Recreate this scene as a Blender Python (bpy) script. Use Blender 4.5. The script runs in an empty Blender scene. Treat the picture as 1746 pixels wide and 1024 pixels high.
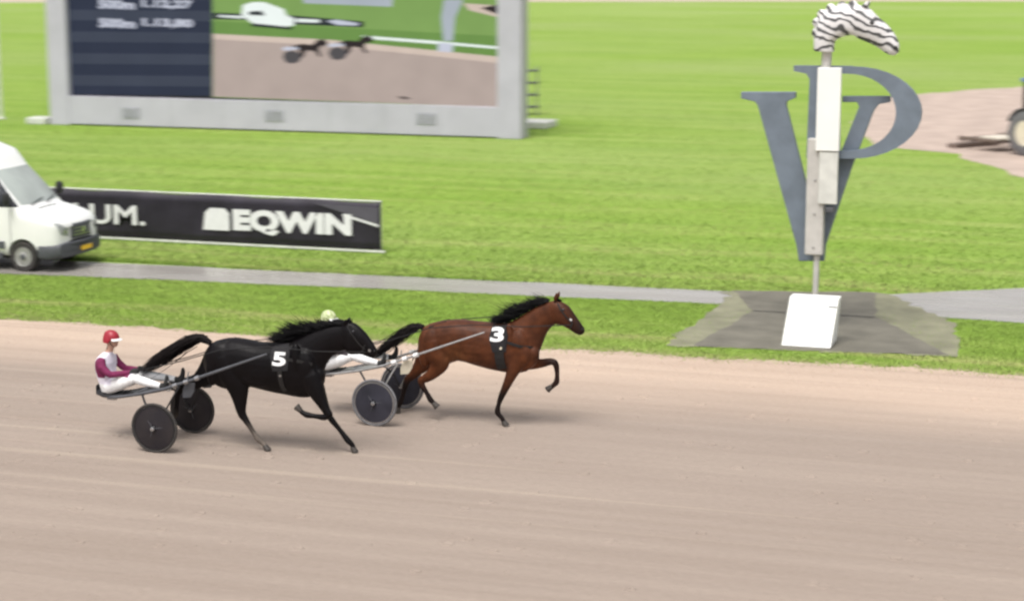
import bpy, bmesh, math, random
import numpy as np
from mathutils import Vector, Matrix
from mathutils.bvhtree import BVHTree
R = math.radians
random.seed(7); RNG = np.random.default_rng(7)
sc = bpy.context.scene
COL = sc.collection

# ------------------------------------------------------------------ camera, sky, sun, exposure
FPX, PITCH, YAW, CH = 3300.0, 10.5, 17.5, 7.4        # focal length in photo pixels, degrees, metres
cd = bpy.data.cameras.new('camera'); cam = bpy.data.objects.new('camera', cd); COL.objects.link(cam)
cd.sensor_width = 36.0; cd.lens = 36.0*FPX/1746.0
cd.clip_start = 0.5; cd.clip_end = 3000
cam.location = (0, 0, CH); cam.rotation_euler = (R(90-PITCH), 0, R(YAW))
cd.dof.use_dof = True; cd.dof.focus_distance = 29.5; cd.dof.aperture_fstop = 1.05; cd.dof.aperture_ratio = 0.30
sc.camera = cam
SUN_EL, SUN_AZ = 66.0, 188.0
w = bpy.data.worlds.new('World'); sc.world = w; w.use_nodes = True
nt = w.node_tree
sky = nt.nodes.new('ShaderNodeTexSky'); sky.sky_type = 'NISHITA'; sky.sun_disc = False
sky.sun_elevation = R(SUN_EL); sky.sun_rotation = R(SUN_AZ); sky.air_density = 0.9; sky.dust_density = 5.0; sky.ozone_density = 0.6
hs = nt.nodes.new('ShaderNodeHueSaturation'); hs.inputs['Saturation'].default_value = 0.22
nt.links.new(sky.outputs[0], hs.inputs['Color'])
bg = nt.nodes['Background']; nt.links.new(hs.outputs[0], bg.inputs[0]); bg.inputs[1].default_value = 0.15
sd = bpy.data.lights.new('sun', 'SUN'); sd.energy = 1.5; sd.angle = R(28); sd.color = (1.0, 0.965, 0.92)
sun = bpy.data.objects.new('sun', sd); COL.objects.link(sun)
az = R(SUN_AZ); el = R(SUN_EL)
sdir = Vector((math.sin(az)*math.cos(el), math.cos(az)*math.cos(el), math.sin(el)))
sun.rotation_euler = sdir.to_track_quat('Z', 'Y').to_euler(); sun.location = (0, 0, 60)
sc.view_settings.view_transform = 'Standard'; sc.view_settings.look = 'None'
sc.view_settings.exposure = 0.45; sc.view_settings.gamma = 1.0
sc.render.engine = 'CYCLES'
sc.cycles.filter_width = 2.5
sc.cycles.max_bounces = 6

# ------------------------------------------------------------------ photo pixel -> place
_p, _y = R(PITCH), R(YAW)
FW = np.array([-math.sin(_y)*math.cos(_p), math.cos(_y)*math.cos(_p), -math.sin(_p)])
RT = np.array([math.cos(_y), math.sin(_y), 0.0]); UP = np.cross(RT, FW)
def ray(x, y): return FW*FPX + RT*(x-873.0) + UP*(512.0-y)
def gnd(x, y, z=0.0):
    r = ray(x, y); t = (z-CH)/r[2]; return np.array([0, 0, CH]) + r*t
def onY(x, y, Y):
    r = ray(x, y); return np.array([0, 0, CH]) + r*(Y/r[1])

# ------------------------------------------------------------------ materials
def _new(name):
    m = bpy.data.materials.new(name); m.use_nodes = True
    return m, m.node_tree, m.node_tree.nodes['Principled BSDF']
def mat(name, col, rough=0.6, var=0.12, scale=8.0, metal=0.0, bump=0.0, bscale=None, spec=0.5, coat=0.0, stretch=(1, 1, 1), dirt=None, detail=5):
    m, t, b = _new(name)
    L = t.links.new
    tc = t.nodes.new('ShaderNodeTexCoord'); mp = t.nodes.new('ShaderNodeMapping'); mp.inputs['Scale'].default_value = stretch
    L(tc.outputs['Object'], mp.inputs[0])
    n = t.nodes.new('ShaderNodeTexNoise'); n.inputs['Scale'].default_value = scale; n.inputs['Detail'].default_value = detail
    L(mp.outputs[0], n.inputs['Vector'])
    r = t.nodes.new('ShaderNodeValToRGB')
    lo = [c*(1-var) for c in col[:3]]; hi = [min(1, c*(1+var)) for c in col[:3]]
    if dirt: lo = dirt
    r.color_ramp.elements[0].color = (*lo, 1); r.color_ramp.elements[1].color = (*hi, 1)
    r.color_ramp.elements[0].position = .3; r.color_ramp.elements[1].position = .7
    L(n.outputs['Fac'], r.inputs[0]); L(r.outputs[0], b.inputs['Base Color'])
    b.inputs['Roughness'].default_value = rough; b.inputs['Metallic'].default_value = metal
    b.inputs['Specular IOR Level'].default_value = spec
    if coat: b.inputs['Coat Weight'].default_value = coat; b.inputs['Coat Roughness'].default_value = .08
    if bump:
        n2 = t.nodes.new('ShaderNodeTexNoise'); n2.inputs['Scale'].default_value = bscale or scale*4; n2.inputs['Detail'].default_value = 4
        L(mp.outputs[0], n2.inputs['Vector'])
        bp = t.nodes.new('ShaderNodeBump'); bp.inputs['Strength'].default_value = bump; bp.inputs['Distance'].default_value = .02
        L(n2.outputs['Fac'], bp.inputs['Height']); L(bp.outputs[0], b.inputs['Normal'])
    return m
def vcol_mat(name, rough=0.5, spec=0.4, var=0.25, scale=14.0, bump=0.1, sheen=0.0):
    m, t, b = _new(name); L = t.links.new
    at = t.nodes.new('ShaderNodeAttribute'); at.attribute_name = 'Col'
    tc = t.nodes.new('ShaderNodeTexCoord'); n = t.nodes.new('ShaderNodeTexNoise'); n.inputs['Scale'].default_value = scale; n.inputs['Detail'].default_value = 5
    L(tc.outputs['Object'], n.inputs['Vector'])
    mr = t.nodes.new('ShaderNodeMapRange'); mr.inputs[3].default_value = 1-var; mr.inputs[4].default_value = 1+var
    mr.inputs[1].default_value = .3; mr.inputs[2].default_value = .7
    L(n.outputs['Fac'], mr.inputs[0])
    mx = t.nodes.new('ShaderNodeMix'); mx.data_type = 'RGBA'; mx.blend_type = 'MULTIPLY'; mx.inputs[0].default_value = 1.0
    L(at.outputs['Color'], mx.inputs[6]); L(mr.outputs[0], mx.inputs[7]); L(mx.outputs[2], b.inputs['Base Color'])
    b.inputs['Roughness'].default_value = rough; b.inputs['Specular IOR Level'].default_value = spec
    if sheen: b.inputs['Sheen Weight'].default_value = sheen
    if bump:
        n2 = t.nodes.new('ShaderNodeTexNoise'); n2.inputs['Scale'].default_value = scale*3; L(tc.outputs['Object'], n2.inputs['Vector'])
        bp = t.nodes.new('ShaderNodeBump'); bp.inputs['Strength'].default_value = bump; bp.inputs['Distance'].default_value = .02
        L(n2.outputs['Fac'], bp.inputs['Height']); L(bp.outputs[0], b.inputs['Normal'])
    return m
def emis(name, col, strength=1.0):
    m, t, b = _new(name); L = t.links.new
    tc = t.nodes.new('ShaderNodeTexCoord'); n = t.nodes.new('ShaderNodeTexNoise'); n.inputs['Scale'].default_value = 0.9; n.inputs['Detail'].default_value = 3
    L(tc.outputs['Object'], n.inputs['Vector'])
    r = t.nodes.new('ShaderNodeValToRGB'); r.color_ramp.elements[0].color = (*[c*.88 for c in col], 1); r.color_ramp.elements[1].color = (*[c*1.12 for c in col], 1)
    L(n.outputs['Fac'], r.inputs[0]); L(r.outputs[0], b.inputs['Emission Color'])
    b.inputs['Base Color'].default_value = (.004, .004, .004, 1); b.inputs['Roughness'].default_value = .7; b.inputs['Specular IOR Level'].default_value = .08
    b.inputs['Emission Strength'].default_value = strength
    return m

def chain_noise(t, vec, scale, detail=4, stretch=None):
    L = t.links.new
    if stretch:
        mp = t.nodes.new('ShaderNodeMapping'); mp.inputs['Scale'].default_value = stretch; L(vec, mp.inputs[0]); vec = mp.outputs[0]
    n = t.nodes.new('ShaderNodeTexNoise'); n.inputs['Scale'].default_value = scale; n.inputs['Detail'].default_value = detail
    L(vec, n.inputs['Vector']); return n.outputs['Fac']
def ramp(t, fac, stops):
    r = t.nodes.new('ShaderNodeValToRGB'); e = r.color_ramp.elements
    while len(e) < len(stops): e.new(.5)
    for k, (p, c) in enumerate(stops): e[k].position = p; e[k].color = (*c, 1) if len(c) == 3 else c
    t.links.new(fac, r.inputs[0]); return r.outputs[0]
def mixc(t, fac, a, b, mode='MIX'):
    m = t.nodes.new('ShaderNodeMix'); m.data_type = 'RGBA'; m.blend_type = mode
    for s, v in ((0, fac), (6, a), (7, b)):
        if isinstance(v, (int, float)): m.inputs[s].default_value = v
        elif isinstance(v, tuple): m.inputs[s].default_value = (*v, 1)
        else: t.links.new(v, m.inputs[s])
    return m.outputs[2]
def mathn(t, op, a, b=None):
    m = t.nodes.new('ShaderNodeMath'); m.operation = op
    for s, v in ((0, a), (1, b)):
        if v is None: continue
        if isinstance(v, (int, float)): m.inputs[s].default_value = v
        else: t.links.new(v, m.inputs[s])
    return m.outputs[0]

GA, GB, GC, GD = (.150, .258, .028), (.205, .318, .046), (.285, .355, .090), (.345, .35, .13)
def grass_mat():
    m, t, b = _new('lawn_turf'); L = t.links.new
    tc = t.nodes.new('ShaderNodeTexCoord'); V = tc.outputs['Object']
    streak = chain_noise(t, V, 1.0, 5, (.10, .95, 1))
    fine = chain_noise(t, V, 6.0, 6, (.5, 1.3, 1))
    big = chain_noise(t, V, .05, 3, (.6, 1.2, 1))
    f = mathn(t, 'ADD', mathn(t, 'MULTIPLY', streak, .72), mathn(t, 'MULTIPLY', fine, .28))
    c = ramp(t, f, [(.32, GA), (.50, GB), (.70, GC)])
    c = mixc(t, ramp(t, big, [(.40, (0, 0, 0)), (.68, (.75, .75, .75))]), c, (.262, .335, .105))
    # mown and raked stripes, clipped dry grass along the verge
    sx = t.nodes.new('ShaderNodeSeparateXYZ'); L(V, sx.inputs[0])
    wob = mathn(t, 'MULTIPLY', mathn(t, 'SUBTRACT', chain_noise(t, V, .5, 3, (.25, 1, 1)), .5), 1.1)
    yy = mathn(t, 'ADD', sx.outputs[1], wob)
    def band(y0, hw):
        d = mathn(t, 'ABSOLUTE', mathn(t, 'SUBTRACT', yy, y0))
        return ramp(t, mathn(t, 'DIVIDE', d, hw), [(.25, (1, 1, 1)), (1.0, (0, 0, 0))])
    k = mathn(t, 'MULTIPLY', band(34.95, .42), ramp(t, fine, [(.3, (.25, .25, .25)), (.6, (.85, .85, .85))]))
    c = mixc(t, k, c, GD)
    k2 = mathn(t, 'MULTIPLY', band(33.75, .55), ramp(t, fine, [(.42, (0, 0, 0)), (.62, (.8, .8, .8))]))
    c = mixc(t, k2, c, (.30, .25, .13))
    L(c, b.inputs['Base Color']); b.inputs['Roughness'].default_value = .85; b.inputs['Specular IOR Level'].default_value = .2
    bp = t.nodes.new('ShaderNodeBump'); bp.inputs['Strength'].default_value = .35; bp.inputs['Distance'].default_value = .05
    L(chain_noise(t, V, 22, 5, (.8, 1.2, 1)), bp.inputs['Height']); L(bp.outputs[0], b.inputs['Normal'])
    return m
def sand_mat():
    m, t, b = _new('track_sand'); L = t.links.new
    tc = t.nodes.new('ShaderNodeTexCoord'); V = tc.outputs['Object']
    sx = t.nodes.new('ShaderNodeSeparateXYZ'); L(V, sx.inputs[0])
    rake = chain_noise(t, V, 1.0, 6, (.05, 2.2, 1))
    soft = chain_noise(t, V, .35, 4, (.35, 1.0, 1))
    grain = chain_noise(t, V, 9, 8)
    f = mathn(t, 'ADD', mathn(t, 'ADD', mathn(t, 'MULTIPLY', rake, .46), mathn(t, 'MULTIPLY', soft, .30)), mathn(t, 'MULTIPLY', grain, .24))
    c = ramp(t, f, [(.34, (.258, .208, .172)), (.50, (.286, .233, .195)), (.66, (.320, .263, .219))])
    # loose, unrolled sand near the verge is paler and pinker
    yy = mathn(t, 'ADD', sx.outputs[1], mathn(t, 'MULTIPLY', mathn(t, 'SUBTRACT', chain_noise(t, V, .5, 4, (.3, 1, 1)), .5), 2.2))
    loose = ramp(t, mathn(t, 'DIVIDE', mathn(t, 'SUBTRACT', yy, 28.6), 3.2), [(.0, (0, 0, 0)), (1, (1, 1, 1))])
    c2 = ramp(t, f, [(.34, (.395, .305, .240)), (.52, (.448, .348, .276)), (.68, (.498, .392, .308))])
    c = mixc(t, loose, c, c2)
    # damp wheel ruts running with the track
    rut = chain_noise(t, V, 1.0, 3, (.02, 1.5, 1))
    c = mixc(t, ramp(t, rut, [(.30, (.38, .38, .38)), (.42, (0, 0, 0))]), c, (.235, .186, .150))
    pale = chain_noise(t, V, 1.0, 2, (.03, 3.1, 1))
    c = mixc(t, ramp(t, pale, [(.64, (0, 0, 0)), (.74, (.30, .30, .30))]), c, (.43, .36, .285))
    L(c, b.inputs['Base Color']); b.inputs['Roughness'].default_value = .95; b.inputs['Specular IOR Level'].default_value = .15
    h = mathn(t, 'ADD', mathn(t, 'ADD', mathn(t, 'MULTIPLY', chain_noise(t, V, 12, 6), .8), mathn(t, 'MULTIPLY', chain_noise(t, V, 3, 4, (.15, 1.5, 1)), 1.2)), chain_noise(t, V, 3.2, 2, (1, 1.2, 1)))
    bp = t.nodes.new('ShaderNodeBump'); bp.inputs['Strength'].default_value = .42; bp.inputs['Distance'].default_value = .035
    L(h, bp.inputs['Height']); L(bp.outputs[0], b.inputs['Normal'])
    return m
def wet_asphalt(name, lo, hi, r0, r1):
    m, t, b = _new(name); L = t.links.new
    tc = t.nodes.new('ShaderNodeTexCoord'); V = tc.outputs['Object']
    n = chain_noise(t, V, 1.2, 6, (.4, 1.2, 1))
    L(ramp(t, n, [(.35, lo), (.65, hi)]), b.inputs['Base Color'])
    L(ramp(t, chain_noise(t, V, .9, 4, (.4, 1.4, 1)), [(.35, (r0,)*3), (.68, (r1,)*3)]), b.inputs['Roughness'])
    b.inputs['Specular IOR Level'].default_value = .55
    bp = t.nodes.new('ShaderNodeBump'); bp.inputs['Strength'].default_value = .012; bp.inputs['Distance'].default_value = .01
    L(chain_noise(t, V, 6, 3), bp.inputs['Height']); L(bp.outputs[0], b.inputs['Normal'])
    return m
def stripe_mat():
    m, t, b = _new('striped_paint'); L = t.links.new
    tc = t.nodes.new('ShaderNodeTexCoord')
    mp = t.nodes.new('ShaderNodeMapping'); mp.inputs['Rotation'].default_value = (0, R(-22), 0); L(tc.outputs['Object'], mp.inputs[0])
    wv = t.nodes.new('ShaderNodeTexWave'); wv.wave_type = 'BANDS'; wv.bands_direction = 'Z'
    wv.inputs['Scale'].default_value = 2.0; wv.inputs['Distortion'].default_value = 11.0; wv.inputs['Detail'].default_value = 3; wv.inputs['Detail Scale'].default_value = .9
    L(mp.outputs[0], wv.inputs[0])
    L(ramp(t, wv.outputs['Fac'], [(.14, (.07, .07, .07)), (.34, (.46, .45, .46)), (.6, (.68, .66, .66))]), b.inputs['Base Color'])
    b.inputs['Roughness'].default_value = .5
    return m

M = {}
M['grass'] = grass_mat(); M['sand'] = sand_mat()
M['road'] = wet_asphalt('wet_asphalt', (.265, .247, .222), (.325, .305, .278), .20, .34)
M['apron'] = mat('apron_tarmac', (.135, .125, .098), .8, .22, 1.6, bump=.3, bscale=40)
M['apron_edge'] = mat('apron_gravel', (.195, .190, .125), .9, .25, 1.4, bump=.5, bscale=30)
M['dirt'] = mat('dirt_path', (.40, .315, .265), .95, .14, .8, bump=.4, bscale=14)
M['farsand'] = mat('far_sand', (.42, .34, .28), .95, .1, .3)
M['blade'] = vcol_mat('grass_blades', .7, .2, .2, 2.0, 0)
def upright_normals(m):
    t = m.node_tree; g = t.nodes.new('ShaderNodeNewGeometry'); v = t.nodes.new('ShaderNodeVectorMath'); v.operation = 'MULTIPLY_ADD'
    v.inputs[1].default_value = (.4, .4, .4); v.inputs[2].default_value = (0, 0, 1); n = t.nodes.new('ShaderNodeVectorMath'); n.operation = 'NORMALIZE'
    t.links.new(g.outputs['True Normal'], v.inputs[0]); t.links.new(v.outputs[0], n.inputs[0]); t.links.new(n.outputs[0], t.nodes['Principled BSDF'].inputs['Normal'])
upright_normals(M['blade'])
M['coat'] = vcol_mat('horse_coat', .47, .17, .32, 7.0, .12)
M['hair_black'] = mat('black_hair', (.004, .0035, .004), .6, .4, 20, spec=.12)
M['hair_brown'] = mat('dark_tail_hair', (.007, .0045, .0045), .6, .5, 20, spec=.12)
M['hoof'] = mat('hoof_horn', (.05, .042, .036), .6, .3, 20)
M['skin'] = vcol_mat('driver_cloth', .75, .3, .12, 10.0, .45)
M['helmet_red'] = mat('red_helmet', (.30, .016, .030), .4, .1, 6, spec=.5)
M['helmet_pale'] = mat('pale_green_helmet', (.60, .66, .38), .35, .12, 22, spec=.5, dirt=(.25, .30, .12))
M['white_pl'] = mat('white_plastic', (.78, .78, .77), .4, .05, 6)
M['dark_glass'] = mat('goggle_glass', (.03, .03, .035), .12, .1, 6)
M['leather'] = mat('black_harness', (.008, .0075, .008), .55, .3, 18)
M['pad'] = mat('black_saddle_cloth', (.009, .008, .010), .8, .25, 18)
M['numw'] = mat('white_number', (.86, .86, .86), .6, .04, 6)
M['steel'] = mat('steel_tube', (.42, .42, .43), .3, .15, 8, metal=.85)
M['sulky_black'] = mat('sulky_black_paint', (.016, .015, .017), .4, .3, 8, spec=.4)
M['sulky_alu'] = mat('sulky_pale_tube', (.36, .355, .35), .38, .15, 8, metal=.4)
M['tyre'] = mat('rubber_tyre', (.020, .019, .019), .85, .35, 14, dirt=(.05, .043, .038))
M['tyre_pale'] = mat('dusty_pale_tyre', (.15, .148, .155), .8, .25, 14)
M['disc'] = mat('dark_wheel_cover', (.014, .012, .015), .5, .35, 5, dirt=(.030, .025, .026), spec=.25)
M['disc_blue'] = mat('blue_grey_wheel_cover', (.034, .034, .046), .5, .3, 4, spec=.25)
M['van'] = mat('white_van_paint', (.80, .80, .78), .28, .02, 2, coat=.5)
M['van_glass'] = mat('van_windscreen', (.34, .37, .35), .06, .2, 1.2, spec=.8)  # pale grey-green sky reflection painted into the glass colour
M['side_glass'] = mat('van_side_glass', (.02, .022, .028), .08, .3, 2, spec=.5)
M['van_trim'] = mat('grey_bumper_plastic', (.075, .078, .088), .6, .12, 6)
M['van_black'] = mat('black_trim', (.012, .012, .013), .6, .2, 6)
M['chrome'] = mat('grille_chrome', (.5, .5, .52), .25, .1, 8, metal=.9)
M['lamp'] = mat('headlamp_glass', (.32, .33, .33), .12, .25, 14)
M['plate'] = mat('yellow_plate', (.80, .50, .03), .5, .06, 8)
M['wheel_steel'] = mat('grey_wheel_rim', (.36, .355, .34), .4, .15, 10, metal=.3)
M['banner'] = mat('black_banner', (.026, .022, .032), .5, .30, 1.6, spec=.3, bump=.15, bscale=2.5)
M['banner_grey'] = mat('grey_banner_wedge', (.085, .078, .10), .5, .15, 2)
M['print'] = mat('white_print', (.74, .73, .75), .6, .05, 5)
M['rail'] = mat('pale_rail', (.62, .62, .58), .6, .12, 4)
M['board'] = mat('screen_frame_grey', (.455, .435, .515), .55, .06, 1.2)
M['board_d'] = mat('screen_louvre', (.29, .29, .33), .6, .1, 4)
M['concrete'] = mat('pale_concrete', (.55, .55, .52), .85, .15, 5, bump=.2)
M['letter'] = mat('slate_blue_letter', (.158, .190, .230), .55, .12, 3, bump=.06, spec=.3)
M['post'] = mat('beige_post', (.50, .48, .45), .6, .14, 3)
M['white_box'] = mat('white_box_paint', (.84, .84, .81), .5, .03, 2)
M['zebra'] = stripe_mat()
M['blue'] = mat('blue_tractor_paint', (.10, .17, .42), .35, .1, 5, coat=.3)
M['cream'] = mat('cream_rim', (.72, .66, .52), .5, .1, 8)
M['rust'] = mat('brown_harrow_steel', (.16, .12, .10), .8, .35, 9)
M['harrow_pale'] = mat('pale_harrow_board', (.58, .53, .44), .8, .2, 6)
M['track_dark'] = mat('dark_slot', (.035, .03, .028), .8, .2, 8)

# ------------------------------------------------------------------ mesh builder
class MB:
    def __init__(s): s.v = []; s.f = []
    def add(s, vs, fs):
        o = len(s.v); s.v += [tuple(map(float, p)) for p in vs]; s.f += [tuple(i+o for i in f) for f in fs]; return s
    def box(s, c, d, rot=None):
        hx, hy, hz = [k/2 for k in d]
        vs = [Vector((x, y, z)) for x in (-hx, hx) for y in (-hy, hy) for z in (-hz, hz)]
        if rot is not None: vs = [rot @ p for p in vs]
        return s.add([p+Vector(c) for p in vs], [(0, 1, 3, 2), (4, 6, 7, 5), (0, 4, 5, 1), (2, 3, 7, 6), (0, 2, 6, 4), (1, 5, 7, 3)])
    def rings(s, rs, close=True, cap=True):
        n = len(rs[0]); vs = [p for r in rs for p in r]; fs = []
        for k in range(len(rs)-1):
            for i in range(n if close else n-1):
                j = (i+1) % n; fs.append((k*n+i, k*n+j, (k+1)*n+j, (k+1)*n+i))
        if cap: fs.append(tuple(range(n-1, -1, -1))); fs.append(tuple((len(rs)-1)*n+i for i in range(n)))
        return s.add(vs, fs)
    def tube(s, pts, r, n=8):
        pts = [Vector(p) for p in pts]
        if not hasattr(r, '__len__'): r = [r]*len(pts)
        rs = []; ref = None
        for k, p in enumerate(pts):
            d = (pts[min(k+1, len(pts)-1)]-pts[max(k-1, 0)]).normalized()
            if ref is None: ref = Vector((0, 0, 1)) if abs(d.z) < .9 else Vector((0, 1, 0))
            u = (ref - d*ref.dot(d))
            if u.length < 1e-4: u = Vector((1, 0, 0))-d*d.x
            u.normalize(); ref = u; q = d.cross(u)
            rs.append([p+(u*math.cos(a)+q*math.sin(a))*r[k] for a in [2*math.pi*i/n for i in range(n)]])
        return s.rings(rs)
    def loft(s, secs, n=16, ex=2.0):
        """secs: (centre, half-vector in the XZ plane, lateral half width along Y)"""
        rs = []
        for c, u, wd in secs:
            c = Vector(c); u = Vector(u); r = []
            for i in range(n):
                a = 2*math.pi*i/n; ca, sa = math.cos(a), math.sin(a)
                ca = math.copysign(abs(ca)**(2/ex), ca); sa = math.copysign(abs(sa)**(2/ex), sa)
                r.append(c+u*ca+Vector((0, wd*sa, 0)))
            rs.append(r)
        return s.rings(rs)
    def ellip(s, c, r, n=14, m=9):
        rs = []
        for k in range(m+1):
            t = math.pi*(k+.001 if k == 0 else (k-.001 if k == m else k))/m
            rs.append([(c[0]+r[0]*math.sin(t)*math.cos(2*math.pi*i/n), c[1]+r[1]*math.sin(t)*math.sin(2*math.pi*i/n), c[2]+r[2]*math.cos(t)) for i in range(n)])
        return s.rings(rs)
    def lathe(s, prof, c, axis='Y', n=32, closed=False):
        """prof: (radius, offset along axis)"""
        rs = []
        for rr, o in prof:
            ring = []
            for i in range(n):
                a = 2*math.pi*i/n
                q = (rr*math.cos(a), o, rr*math.sin(a)) if axis == 'Y' else (rr*math.cos(a), rr*math.sin(a), o)
                ring.append((c[0]+q[0], c[1]+q[1], c[2]+q[2]))
            rs.append(ring)
        if closed: rs.append(rs[0])
        return s.rings(rs, cap=not closed)
    def prism_xz(s, poly, y0, y1):
        n = len(poly)
        vs = [(x, y0, z) for x, z in poly]+[(x, y1, z) for x, z in poly]
        fs = [tuple(range(n)), tuple(range(2*n-1, n-1, -1))]+[(i, i+n, (i+1) % n+n, (i+1) % n) for i in range(n)]
        return s.add(vs, fs)
    def mesh(s, name):
        me = bpy.data.meshes.new(name); me.from_pydata(s.v, [], s.f); me.update()
        bm = bmesh.new(); bm.from_mesh(me); bmesh.ops.recalc_face_normals(bm, faces=bm.faces); bm.to_mesh(me); bm.free()
        return me
    def build(s, name, m, parent=None, smooth=True, bevel=0, **kw):
        return link(name, s.mesh(name), m, parent, smooth, bevel, **kw)

def wpos(o):
    p = Vector((0, 0, 0))
    while o is not None: p += o.location; o = o.parent
    return p
def tag(o, label=None, category=None, group=None, kind=None):
    if label: o['label'] = label
    if category: o['category'] = category
    if group: o['group'] = group
    if kind: o['kind'] = kind
    return o
def link(name, me, m, parent=None, smooth=True, bevel=0, origin=None):
    """mesh in world coordinates -> object whose origin sits at its parent's (or at origin)"""
    off = wpos(parent) if parent is not None else Vector(origin or (0, 0, 0))
    me.transform(Matrix.Translation(-off))
    if m is not None:
        me.materials.clear(); me.materials.append(M[m] if isinstance(m, str) else m)
    o = bpy.data.objects.new(name, me); COL.objects.link(o)
    if parent is not None: o.parent = parent
    else: o.location = off
    if smooth:
        me.polygons.foreach_set('use_smooth', [True]*len(me.polygons))
        try: me.set_sharp_from_angle(angle=R(38))
        except Exception: pass
    if bevel:
        b = o.modifiers.new('bevel', 'BEVEL'); b.width = bevel; b.segments = 2; b.limit_method = 'ANGLE'; b.angle_limit = R(40)
    return o
def empty(name, loc, label, cat, group=None):
    o = bpy.data.objects.new(name, None); COL.objects.link(o); o.location = loc; o.empty_display_size = .2
    return tag(o, label, cat, group)
def fuse(mb, voxel, smooth=4, fac=.5):
    me = mb.mesh('tmp'); o = bpy.data.objects.new('tmp', me); COL.objects.link(o)
    r = o.modifiers.new('r', 'REMESH'); r.mode = 'VOXEL'; r.voxel_size = voxel
    if smooth:
        s = o.modifiers.new('s', 'SMOOTH'); s.iterations = smooth; s.factor = fac
    dg = bpy.context.evaluated_depsgraph_get(); dg.update()
    out = bpy.data.meshes.new_from_object(o.evaluated_get(dg))
    bpy.data.objects.remove(o); bpy.data.meshes.remove(me)
    return out
def paint(me, fn):
    n = len(me.vertices); co = np.empty(n*3, np.float32); me.vertices.foreach_get('co', co); co = co.reshape(-1, 3)
    c = np.ones((n, 4), np.float32); c[:, :3] = fn(co)
    at = me.color_attributes.new('Col', 'FLOAT_COLOR', 'POINT'); at.data.foreach_set('color', c.ravel())
def bvh_of(me):
    return BVHTree.FromPolygons([v.co.copy() for v in me.vertices], [tuple(p.vertices) for p in me.polygons])
def text_mesh(txt, size, bold=0.0, shear=0.0, spacing=1.0):
    cu = bpy.data.curves.new('t', 'FONT'); cu.body = txt; cu.size = size; cu.offset = bold; cu.shear = shear; cu.space_character = spacing
    cu.align_x = 'CENTER'; cu.align_y = 'CENTER'; cu.resolution_u = 4
    o = bpy.data.objects.new('t', cu); COL.objects.link(o)
    dg = bpy.context.evaluated_depsgraph_get(); dg.update()
    me = bpy.data.meshes.new_from_object(o.evaluated_get(dg))
    bpy.data.objects.remove(o); bpy.data.curves.remove(cu)
    return me
def extrude_flat(bm, d):
    g = bmesh.ops.extrude_face_region(bm, geom=bm.faces[:])
    for e in g['geom']:
        if isinstance(e, bmesh.types.BMVert): e.co += d
def flat_text(txt, x0, x1, z0, z1, y, depth=.004, bold=0.0, slant=0.0):
    """text filling the rectangle on a vertical plane facing -Y; returns mesh in world coordinates"""
    me = text_mesh(txt, 1.0, bold); xs = [v.co.x for v in me.vertices]; ys = [v.co.y for v in me.vertices]
    ax, bx, ay, by = min(xs), max(xs), min(ys), max(ys)
    bm = bmesh.new(); bm.from_mesh(me)
    for v in bm.verts:
        fx = (v.co.x-ax)/(bx-ax); v.co = (x0+fx*(x1-x0), y, z0+(v.co.y-ay)/(by-ay)*(z1-z0)+slant*fx)
    extrude_flat(bm, Vector((0, -depth, 0)))
    bmesh.ops.recalc_face_normals(bm, faces=bm.faces); bm.to_mesh(me); bm.free(); return me
def patch(bvh, poly, axis, out=.006, cuts=5, start=None, inset=.012):
    """polygon laid onto a body: axis '+Y' (poly in x,z cast from -Y), '-Y' (from +Y), '-X' (poly in y,z cast from +X)"""
    bm = bmesh.new()
    mk = {'+Y': lambda a, b: (a, -9, b), '-Y': lambda a, b: (a, 9, b), '-X': lambda a, b: (9, a, b), '-Z': lambda a, b: (a, b, 9)}[axis]
    d = {'+Y': Vector((0, 1, 0)), '-Y': Vector((0, -1, 0)), '-X': Vector((-1, 0, 0)), '-Z': Vector((0, 0, -1))}[axis]
    bm.faces.new([bm.verts.new(mk(a, b)) for a, b in poly])
    bmesh.ops.triangulate(bm, faces=bm.faces[:])
    for _ in range(cuts): bmesh.ops.subdivide_edges(bm, edges=bm.edges[:], cuts=1, use_grid_fill=True)
    bmesh.ops.triangulate(bm, faces=bm.faces[:])
    return drop(bm, bvh, d, out, inset)
def drop(bm, bvh, d, out, inset, base=None):
    bad = []
    for v in bm.verts:
        o = v.co.copy()
        if base is not None: o = o + base
        hit = bvh.ray_cast(o, d)
        if hit[0] is None: bad.append(v)
        else: v.co = hit[0]-d*out
    if bad: bmesh.ops.delete(bm, geom=bad, context='VERTS')
    be = [e for e in bm.edges if e.is_boundary]
    g = bmesh.ops.extrude_edge_only(bm, edges=be)
    for e in g['geom']:
        if isinstance(e, bmesh.types.BMVert): e.co += d*(out+inset)
    bmesh.ops.recalc_face_normals(bm, faces=bm.faces)
    me = bpy.data.meshes.new('patch'); bm.to_mesh(me); bm.free(); return me
def copy_tree(o, parent=None):
    c = o.copy(); COL.objects.link(c); c.parent = parent
    for ch in list(o.children): copy_tree(ch, c)
    return c

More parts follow.
